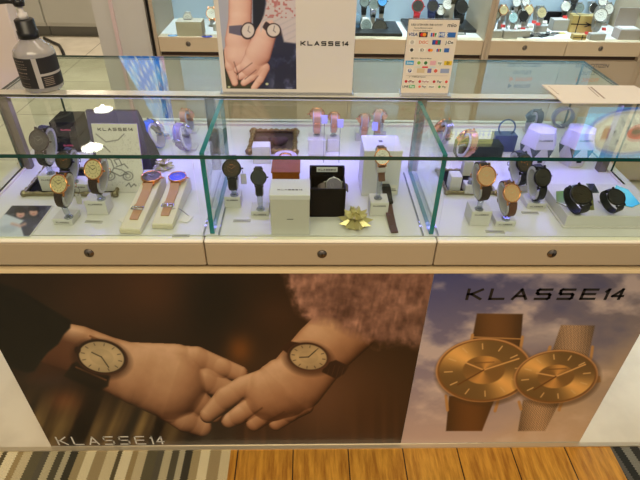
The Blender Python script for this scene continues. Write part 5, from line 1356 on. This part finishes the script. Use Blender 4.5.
dm = MB().lathe([(.030, 0), (.034, .0), (.032, .03), (.020, .055), (0, .062)], 24).build('dome', glass_mat('blue_dome', (190, 214, 230), 1.5, milk=.4, milkc=(170, 196, 214)), None, T(aty(353, 32, Yof(30)).x, Yof(30), zD + .013)); tag(dm, 'pale blue glass dome beside the white digital watch', 'dome')
# metal watches in the right cabinets
R_ = [((495.5, 15), 4.8, gun, dial_black, steelw, 'black faced steel watch at the left post, upper of two', 36), ((504, 10), 4.8, rose, dial_cream, steelw, 'gold faced steel watch beside the left post', 36),
      ((513.5, 17.5), 5.4, silver, pbr('ice_dial', (176, 210, 214), .3), steelw, 'ice blue faced steel watch second from the left post', 38), ((517, 9.5), 5, gun, dial_dark, steelw, 'dark faced steel watch above the ice blue one', 26),
      ((517, 2), 4.6, silver, dial_white, steelw, 'small white faced steel watch in the top row, left', 22), ((526, 1.5), 4.6, silver, dial_white, steelw, 'small white faced steel watch in the top row, right', 22),
      ((529, 10), 4.8, rose, dial_cream, steelw, 'cream faced rose rimmed watch in the middle of the steel group', 30), ((524, 16), 5, gun, dial_black, steelw, 'black faced steel watch in front of the cream faced one', 36),
      ((542, 12.5), 5.6, silver, dial_cream, steelw, 'cream faced steel watch standing alone', 36), ((566, 6), 5, silver, dial_white, leather_b, 'white faced watch left of the gold gift box', 26),
      ((580, 8), 4.8, silver, lcd, steelw, 'grey faced steel watch above the gold gift box', 22), ((594, 8), 5.4, silver, dial_black, steelw, 'dark faced steel watch above the right end of the gold gift box', 20),
      ((601, 15), 6.6, silver, dial_white, steelw, 'large white faced steel watch right of the gold gift box', 39), ((609, 9), 5.6, silver, dial_white, steelw, 'white faced steel watch behind the large one', 26),
      ((575, -2), 5, gun, dial_black, leather_b, 'black watch in the top row left of the gift box', 20), ((603, 1), 4.6, silver, dial_white, steelw, 'pale faced steel watch in the top row right of the gift box', 20)]
for i, (px, r, cs_, dl_, st_, l, fy) in enumerate(R_):
    far(px, r, Yof(fy, px[0]) + .035, l, cs_, dl_, st_, (-8, 6, 12)[i % 3], 22)
for px, top, w_, l in (((495, 38), 31, .056, 'grey block under the watches at the left post'), ((510, 39), 31, .060, 'grey block under the ice blue faced watch'), ((523, 37.5), 31, .056, 'grey block under the cream faced rose rimmed watch'), ((541, 32), 26, .05, 'grey block under the watch standing alone'),
                    ((597, 40.5), 34, .065, 'grey block in front of the large white faced watch')):
    fblock(px, top, w_, Yof(px[1], px[0]), l, greyblk)
redt = pbr('red_tag', (206, 60, 56), .5); gold = pbr('gold_paper', (206, 176, 110), .35, .3, var=.1, scale=20)
for i, (px, m) in enumerate((((503, 26), redt), ((514, 30), redt), ((523, 29), redt), ((531, 27), paper), ((519, 26), paper), ((534, 22), redt), ((545, 22), paper), ((538, 24), redt), ((604, 29), redt), ((609, 31), paper), ((565, 17), redt), ((587, 33), redt), ((617, 31), redt))):
    p = aty(px[0], px[1], Yof(34) + .004); o = MB().box((0, 0, 0), (.020, .0015, .012)).build('price_tag', m, None, T(p) @ RX(-30) @ RZ(8)); tag(o, ('small red' if m is redt else 'small white') + ' price tag hanging among the steel watches', 'tag', ('red' if m is redt else 'white') + ' tags among the steel watches')
for i, (px, l, rz) in enumerate((((535, 36), 'steel watch lying flat at the deck front, left of the pair', 30), ((550, 35), 'steel watch lying flat at the deck front, right of the pair', 34))):
    p = at(px[0], px[1], zD)
    M = T(p.x, p.y, zD + .0105) @ RZ(rz - 90) @ T(0, 0, -A_ + .0)
    def f_open(b): b.ribbon([(-.0205, A_ - .0055), (-.03, A_ - .009), (-.07, A_ - .009)], .0165, .003); b.ribbon([(.0205, A_ - .0055), (.03, A_ - .009), (.06, A_ - .009)], .0165, .003)
    watch(M, l, case=silver, dial=dial_black, hands=silver, strap=gun, strapfn=f_open, strapkey='open', buckle=False, group='watches in the cabinets across the aisle')
t, h = fblock((552, 25), 12, .085, Yof(24, 552), 'black box behind the lying steel watches', blackm, cat='box', name='watch_box', g='boxes in the cabinets', d=.05)
t, h = fblock((582, 33), 16, .115, Yof(33, 584), 'gold gift box tied with a thin black ribbon', gold, cat='gift box', name='gift_box', g='boxes in the cabinets', d=.05, rz=-6)
b = MB().b2(-.0585, .0585, -.0008, 0, h * .48, h * .48 + .004).b2(-.032, -.028, -.0008, .051, 0, h + .0006).b2(-.0585, .0585, .023, .027, h, h + .0006)
for a in (40, -40, 10, -160, 160): b.b2(0, .026, -.0015, -.0008, -.002, .002, 0, T(.026, -.001, h * .5) @ RY(a))
b.build('ribbon', black, t)
t, h = fblock((579, 40.5), 35, .055, Yof(40, 579), 'small tan box with a black bow in front of the gold gift box', gold, cat='gift box', name='gift_box', g='boxes in the cabinets')
MB().b2(.008, .012, -.0006, 0, 0, h).b2(-.0275, .0275, -.0006, 0, h * .4, h * .4 + .003).build('ribbon', black, t)
t, h = fblock((560, 31), 20, .075, Yof(31, 560), 'grey white box left of the gold gift box', greyblk, cat='box', name='watch_box', g='boxes in the cabinets', d=.05)
t, h = fblock((628, 40), 30, .09, Yof(40, 628), 'open pale grey watch box at the right of the deck', pbr('grey_velvet_box', (176, 164, 160), .6), cat='watch box', name='watch_box', g='boxes in the cabinets', d=.06)
MB().b2(-.045, .045, .060, .066, h, h + .075).build('lid', MATS['grey_velvet_box'], t, None, .001); MB().b2(-.036, .036, .006, .056, h - .001, h + .004).build('cushion', boxw, t, None, .002)
for px, m, l in (((590, 34), pbr('pink_card', (214, 150, 150), .6), 'pink show card under the gold gift box'), ((556, 33), pbr('yellow_card', (214, 190, 80), .6), 'yellow show card left of the gold gift box')):
    p = at(px[0], px[1], zD + .0002); o = MB().b2(-.04, .04, -.012, .012, 0, .001).build('show_card', m, None, T(p)); tag(o, l, 'card', 'show cards on the cabinet deck')
# ------------------------------------------------------------------ light
def area(name, loc, rot, sx, sy, power, c, spread=None):
    l = bpy.data.lights.new(name, 'AREA'); l.shape = 'RECTANGLE'; l.size = sx; l.size_y = sy; l.energy = power; l.color = [lin(v) for v in c]
    if spread: l.spread = math.radians(spread)
    o = bpy.data.objects.new(name, l); C.objects.link(o); o.location = loc; o.rotation_euler = [math.radians(r) for r in rot]; return o
W = bpy.data.worlds.new('World'); bpy.context.scene.world = W; W.use_nodes = True
W.node_tree.nodes['Background'].inputs[0].default_value = col((236, 228, 214)); W.node_tree.nodes['Background'].inputs[1].default_value = .5
area('fill_light', (0, -.6, 2.65), (22, 0, 0), 2.4, 1.2, 72, (255, 236, 202))  # added fill from above and behind the camera, no fitting there
for o in [o for o in bpy.data.objects if o.name.startswith('ceiling_light')]:
    l = bpy.data.lights.new('downlight', 'SPOT'); l.energy = 70; l.spot_size = math.radians(150); l.spot_blend = 1; l.shadow_soft_size = .02; l.color = [lin(v) for v in (255, 242, 226)]
    lo = bpy.data.objects.new('downlight', l); C.objects.link(lo); lo.location = o.location - Vector((0, 0, .036))
area('fill_light', (0.1, 1.35, 2.6), (28, 0, 0), 2.2, .5, 15, (255, 240, 220))  # added unseen fill, tipped towards the aisle cabinets
for x0, x1 in ((XG0, SX[0]), (SX[0], SX[1]), (SX[1], XG1)):
    area('case_led', ((x0 + x1) / 2, YR - .008, ZT - .014), (-18, 0, 0), (x1 - x0) - .06, .006, .40, (136, 124, 255))
    area('case_led', ((x0 + x1) / 2, YR + .012, ZT - .014), (18, 0, 0), (x1 - x0) - .06, .006, .34, (150, 140, 255))
# ------------------------------------------------------------------ camera
cam = bpy.data.cameras.new('camera'); co = bpy.data.objects.new('camera', cam); C.objects.link(co)
cam.sensor_width = 36; cam.lens = F * 36 / 640; cam.clip_start = .02; cam.clip_end = 50
co.matrix_world = Matrix.Translation(CAM) @ R3.to_4x4()
sc = bpy.context.scene; sc.camera = co
sc.view_settings.view_transform = 'Standard'; sc.view_settings.look = 'None'; sc.view_settings.gamma = 1; sc.view_settings.exposure = .08
sc.view_settings.use_curve_mapping = False
sc.cycles.transparent_max_bounces = 40; sc.cycles.max_bounces = 10; sc.cycles.use_denoising = True
sc.cycles.sample_clamp_indirect = 6
